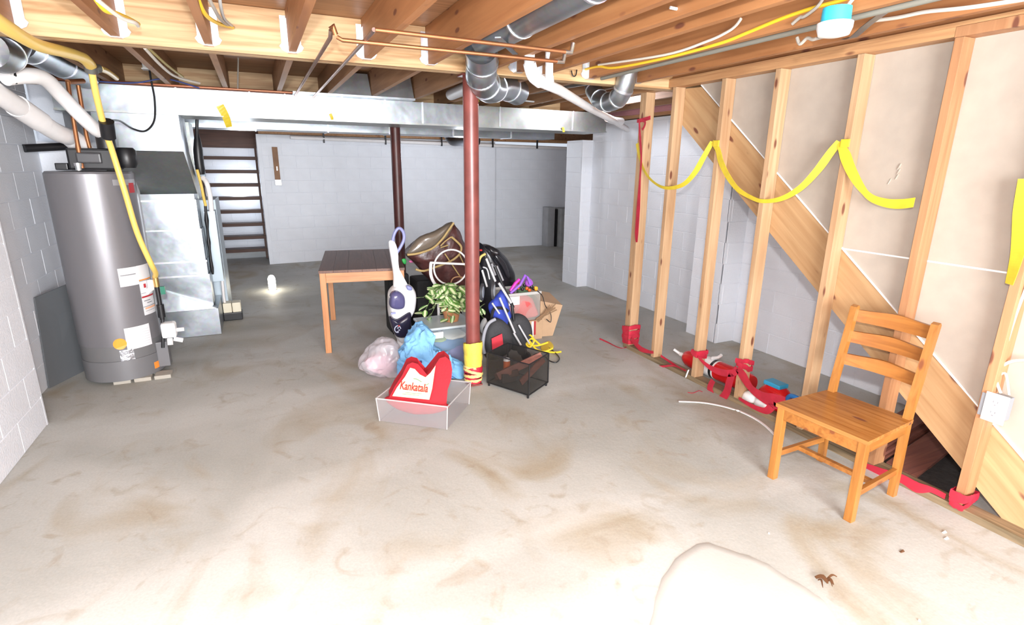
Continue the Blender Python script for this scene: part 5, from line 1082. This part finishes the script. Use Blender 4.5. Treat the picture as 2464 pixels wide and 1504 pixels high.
for k in range(8): MB().tube([B-dx*(.03+.022*k), B-dx*(.035+.022*k)], .0756, 24, False).build('rib', FR, fe, smooth=True)
D('white_clip', MB().tube([(3.14, 2.98, .16), (3.15, 2.93, .18), (3.15, 2.9, .21)], .012, 8, smooth=2), WHITE, 'small white plastic clip on top of the fire extinguisher', 'clip', smooth=True)
D('white_tag', MB().bar(ax(1650, 908, XP-.012), ax(1657, 890, XP-.012), .012, .004), WHITE, 'small white tag leaning at the foot of the third stud', 'tag')
ty = thing('toy_gun', 'red, white and blue plastic toy lying between studs left of the chair', 'toy', (3.1, 2.25, 0))
q = Vector((3.08, 2.30, 0))
clampz(MB().puff([(3.08, 2.46, .02), (3.08, 2.46, .10), (3.08, 2.38, .19), (3.08, 2.26, .18), (3.08, 2.2, .08), (3.08, 2.22, .02)], .13, (1, 0, 0), smooth=4), .004).build('body', FR, ty, smooth=True)
for (yy, zz_, r_) in ((2.47, .05, .05), (2.36, .045, .055), (2.10, .05, .05)):
    clampz(MB().puff([(3.02, yy-r_, zz_-.04), (3.02, yy+r_, zz_-.04), (3.02, yy+r_*.8, zz_+.04), (3.02, yy-r_*.8, zz_+.04)], .10, (1, 0, 0), smooth=4), .003).build('rounded_base', WHITE, ty, smooth=True)
TB = plain('toy_blue', (.03, .22, .62), .35)
MB().tube([(3.07, 2.24, .10), (3.06, 2.20, .17), (3.06, 2.10, .16), (3.06, 2.02, .12), (3.06, 2.0, .06)], .016, 10, smooth=4).build('handle', TB, ty, 'blue looped handle', smooth=True)
MB().box(3.03, 3.12, 2.27, 2.40, .185, .215, .008).build('top_block', plain('toy_cyan', (.04, .35, .6), .35), ty)
MB().box(3.04, 3.08, 2.1, 2.18, .05, .1, .005).build('grey_block', BLACK, ty)
D('trim_strip', MB().ribbon([fl(x, y, .006) for x, y in ((1633, 966), (1665, 967), (1700, 970), (1745, 979), (1790, 994), (1830, 1016), (1865, 1048), (1880, 1075))], .014, (.3, -1, 0), 6, .003), WHITE, 'curved white plastic strip on the floor left of the chair', 'strip')
# stack under the stairs
for k, (x0, x1, y0, y1, z) in enumerate(((3.06, 3.75, 1.58, 1.80, .03), (3.10, 3.85, 1.60, 1.78, .055), (3.06, 3.7, 1.40, 1.56, .03), (3.12, 3.8, 1.62, 1.77, .08), (3.05, 3.5, 1.84, 1.95, .03))):
    D('board', MB().hexa([(x0, y0, z-.02), (x1, y0+.12, z-.02), (x1, y1+.12, z-.02), (x0, y1, z-.02), (x0, y0, z), (x1, y0+.12, z), (x1, y1+.12, z), (x0, y1, z)]), REDW if k < 4 else STUDR, ('lowest wide red brown board under the stairs', 'second red brown board in the stack under the stairs', 'red brown board nearest the black mats under the stairs', 'topmost red brown board under the stairs', 'tan offcut board behind the red boards under the stairs')[k], 'board')
MATB = plain('woven_mat', (.035, .033, .033), .9, var=.4, vs=30, bump=.6, bs=90)
for k, pts in enumerate((((2150, 1098), (2262, 1075), (2330, 1130), (2350, 1175), (2270, 1212), (2180, 1150)), ((2095, 1062), (2200, 1085), (2290, 1200), (2250, 1200), (2090, 1105)))):
    P = [fl(x, y, .006+.006*k) for x, y in pts]
    P = [Vector((max(p.x, XP+.095), p.y, p.z)) for p in P]
    D('floor_mat', MB().prism(P, (0, 0, .005)), MATB, ('dark woven mat lying under the lower stringer', 'folded dark mat edge beside the sole plate behind the chair')[k], 'mat')
# stud outlet
ob = thing('outlet_box', 'white duplex outlet on a grey box nailed to the nearest stud', 'outlet', (XP-.01, 1.11, .51))
MB().box(XP-.004, XP+.06, 1.075, 1.17, .525, .635, .003).build('box', plain('box_grey', (.25, .26, .28), .5), ob)
MB().box(XP-.010, XP-.0045, 1.066, 1.152, .512, .648, .002).build('face_plate', WHITE, ob)
for z in (.555, .605):
    MB().box(XP-.0125, XP-.0102, 1.093, 1.127, z-.016, z+.016, .001).build('receptacle', plain('receptacle_white', (.45, .45, .46), .4), ob)
    for yy in (1.102, 1.118): MB().box(XP-.0135, XP-.0126, yy-.0015, yy+.0015, z+.001, z+.010).build('slot', INK, ob)
    MB().box(XP-.0135, XP-.0126, 1.107, 1.113, z-.012, z-.007).build('slot', INK, ob)
cable([ax(2408, 946, XP+.03), ax(2396, 905, XP+.03), ax(2412, 860, XP+.03), ax(2440, 770, XP+.03), ax(2470, 690, XP+.03), ax(2520, 560, XP+.03)], .006, CABW, 'white cable rising from the outlet along the nearest stud')
cable([ax(2428, 950, XP+.05), ax(2420, 900, XP+.05), ax(2402, 905, XP+.045)], .005, CABW, 'short white cable tail at the outlet top')
cable([ax(2398, 898, XP+.05), ax(2412, 880, XP+.05), ax(2440, 868, XP+.05), ax(2480, 866, XP+.05)], .007, CABW, 'white cable curving right from the outlet to the photo edge')
# floor litter
lf = thing('dry_leaf', 'curled brown dry oak leaf on the concrete near the camera', 'leaf', tuple(fl(1985, 1400)))
def lobe(a, b, w): return MB().ribbon([fl(*a, .012), (fl(*a)+fl(*b))/2+Vector((0, 0, .02)), fl(*b, .018)], [w*.6, w, w*.25], (1, .5, .2), 5, .0008)
BR = plain('leaf_brown', (.13, .055, .02), .8)
for a, b, w_ in (((1962, 1390), (1992, 1404), .022), ((1985, 1399), (2014, 1388), .009), ((1968, 1396), (1980, 1414), .008), ((1988, 1402), (2003, 1411), .007), ((1985, 1399), (2006, 1407), .012)): lobe(a, b, w_).build('lobe', BR, lf)
for k, (x, y, c_) in enumerate(((2272, 1282, 'white'), (2170, 1328, 'dark'), (1850, 1284, 'white'), (2212, 1494, 'white'), (2277, 1297, 'pale'))):
    q = fl(x, y); D('paper_scrap', MB().hexa([q+Vector((-.012, -.004, .001)), q+Vector((.01, -.006, .001)), q+Vector((.014, .004, .001)), q+Vector((-.01, .005, .001)), q+Vector((-.012, -.004, .004)), q+Vector((.01, -.006, .003)), q+Vector((.014, .004, .006)), q+Vector((-.01, .005, .003))]) if k != 2 and k != 3 else MB().lathe(q, [(.004, .0), (.004, .004)], 8), WHITE if c_ != 'dark' else BR, ('white paper scrap on the floor right of the chair', 'tiny dark chip on the floor below the chair', 'tiny white fleck on the floor left of the chair', 'tiny white fleck at the bottom edge of the frame', 'pale paper shred next to the sole plate')[k], 'scrap')
D('red_thread', MB().tube([fl(x, y, .003) for x, y in ((1655, 944), (1665, 946), (1675, 943), (1682, 940), (1690, 943))], .0025, 6, smooth=4), REDR, 'thin red thread on the floor in front of the sole plate', 'thread', smooth=True)
for k, (x, y, lb) in enumerate(((543, 280, 'yellow ribbon tag hanging from the trunk duct above the steps'), (798, 281, 'small yellow ribbon tag under the trunk duct left of the rear post'), (1356, 312, 'small yellow ribbon tag under the right end of the trunk duct'), (1150, 240, 'little yellow ribbon tag behind the front post'))):
    s_ = (1.7, .5, .5, .4)[k]; q = ay(x, y, 5.375)
    D('ribbon_tag', MB().ribbon([q+Vector((-.02*s_, 0, .05*s_)), q, q+Vector((.01*s_, 0, -.05*s_))], .03*s_+.01, (1, 0, .2), 4, tw=.8), YELR, lb, 'ribbon')
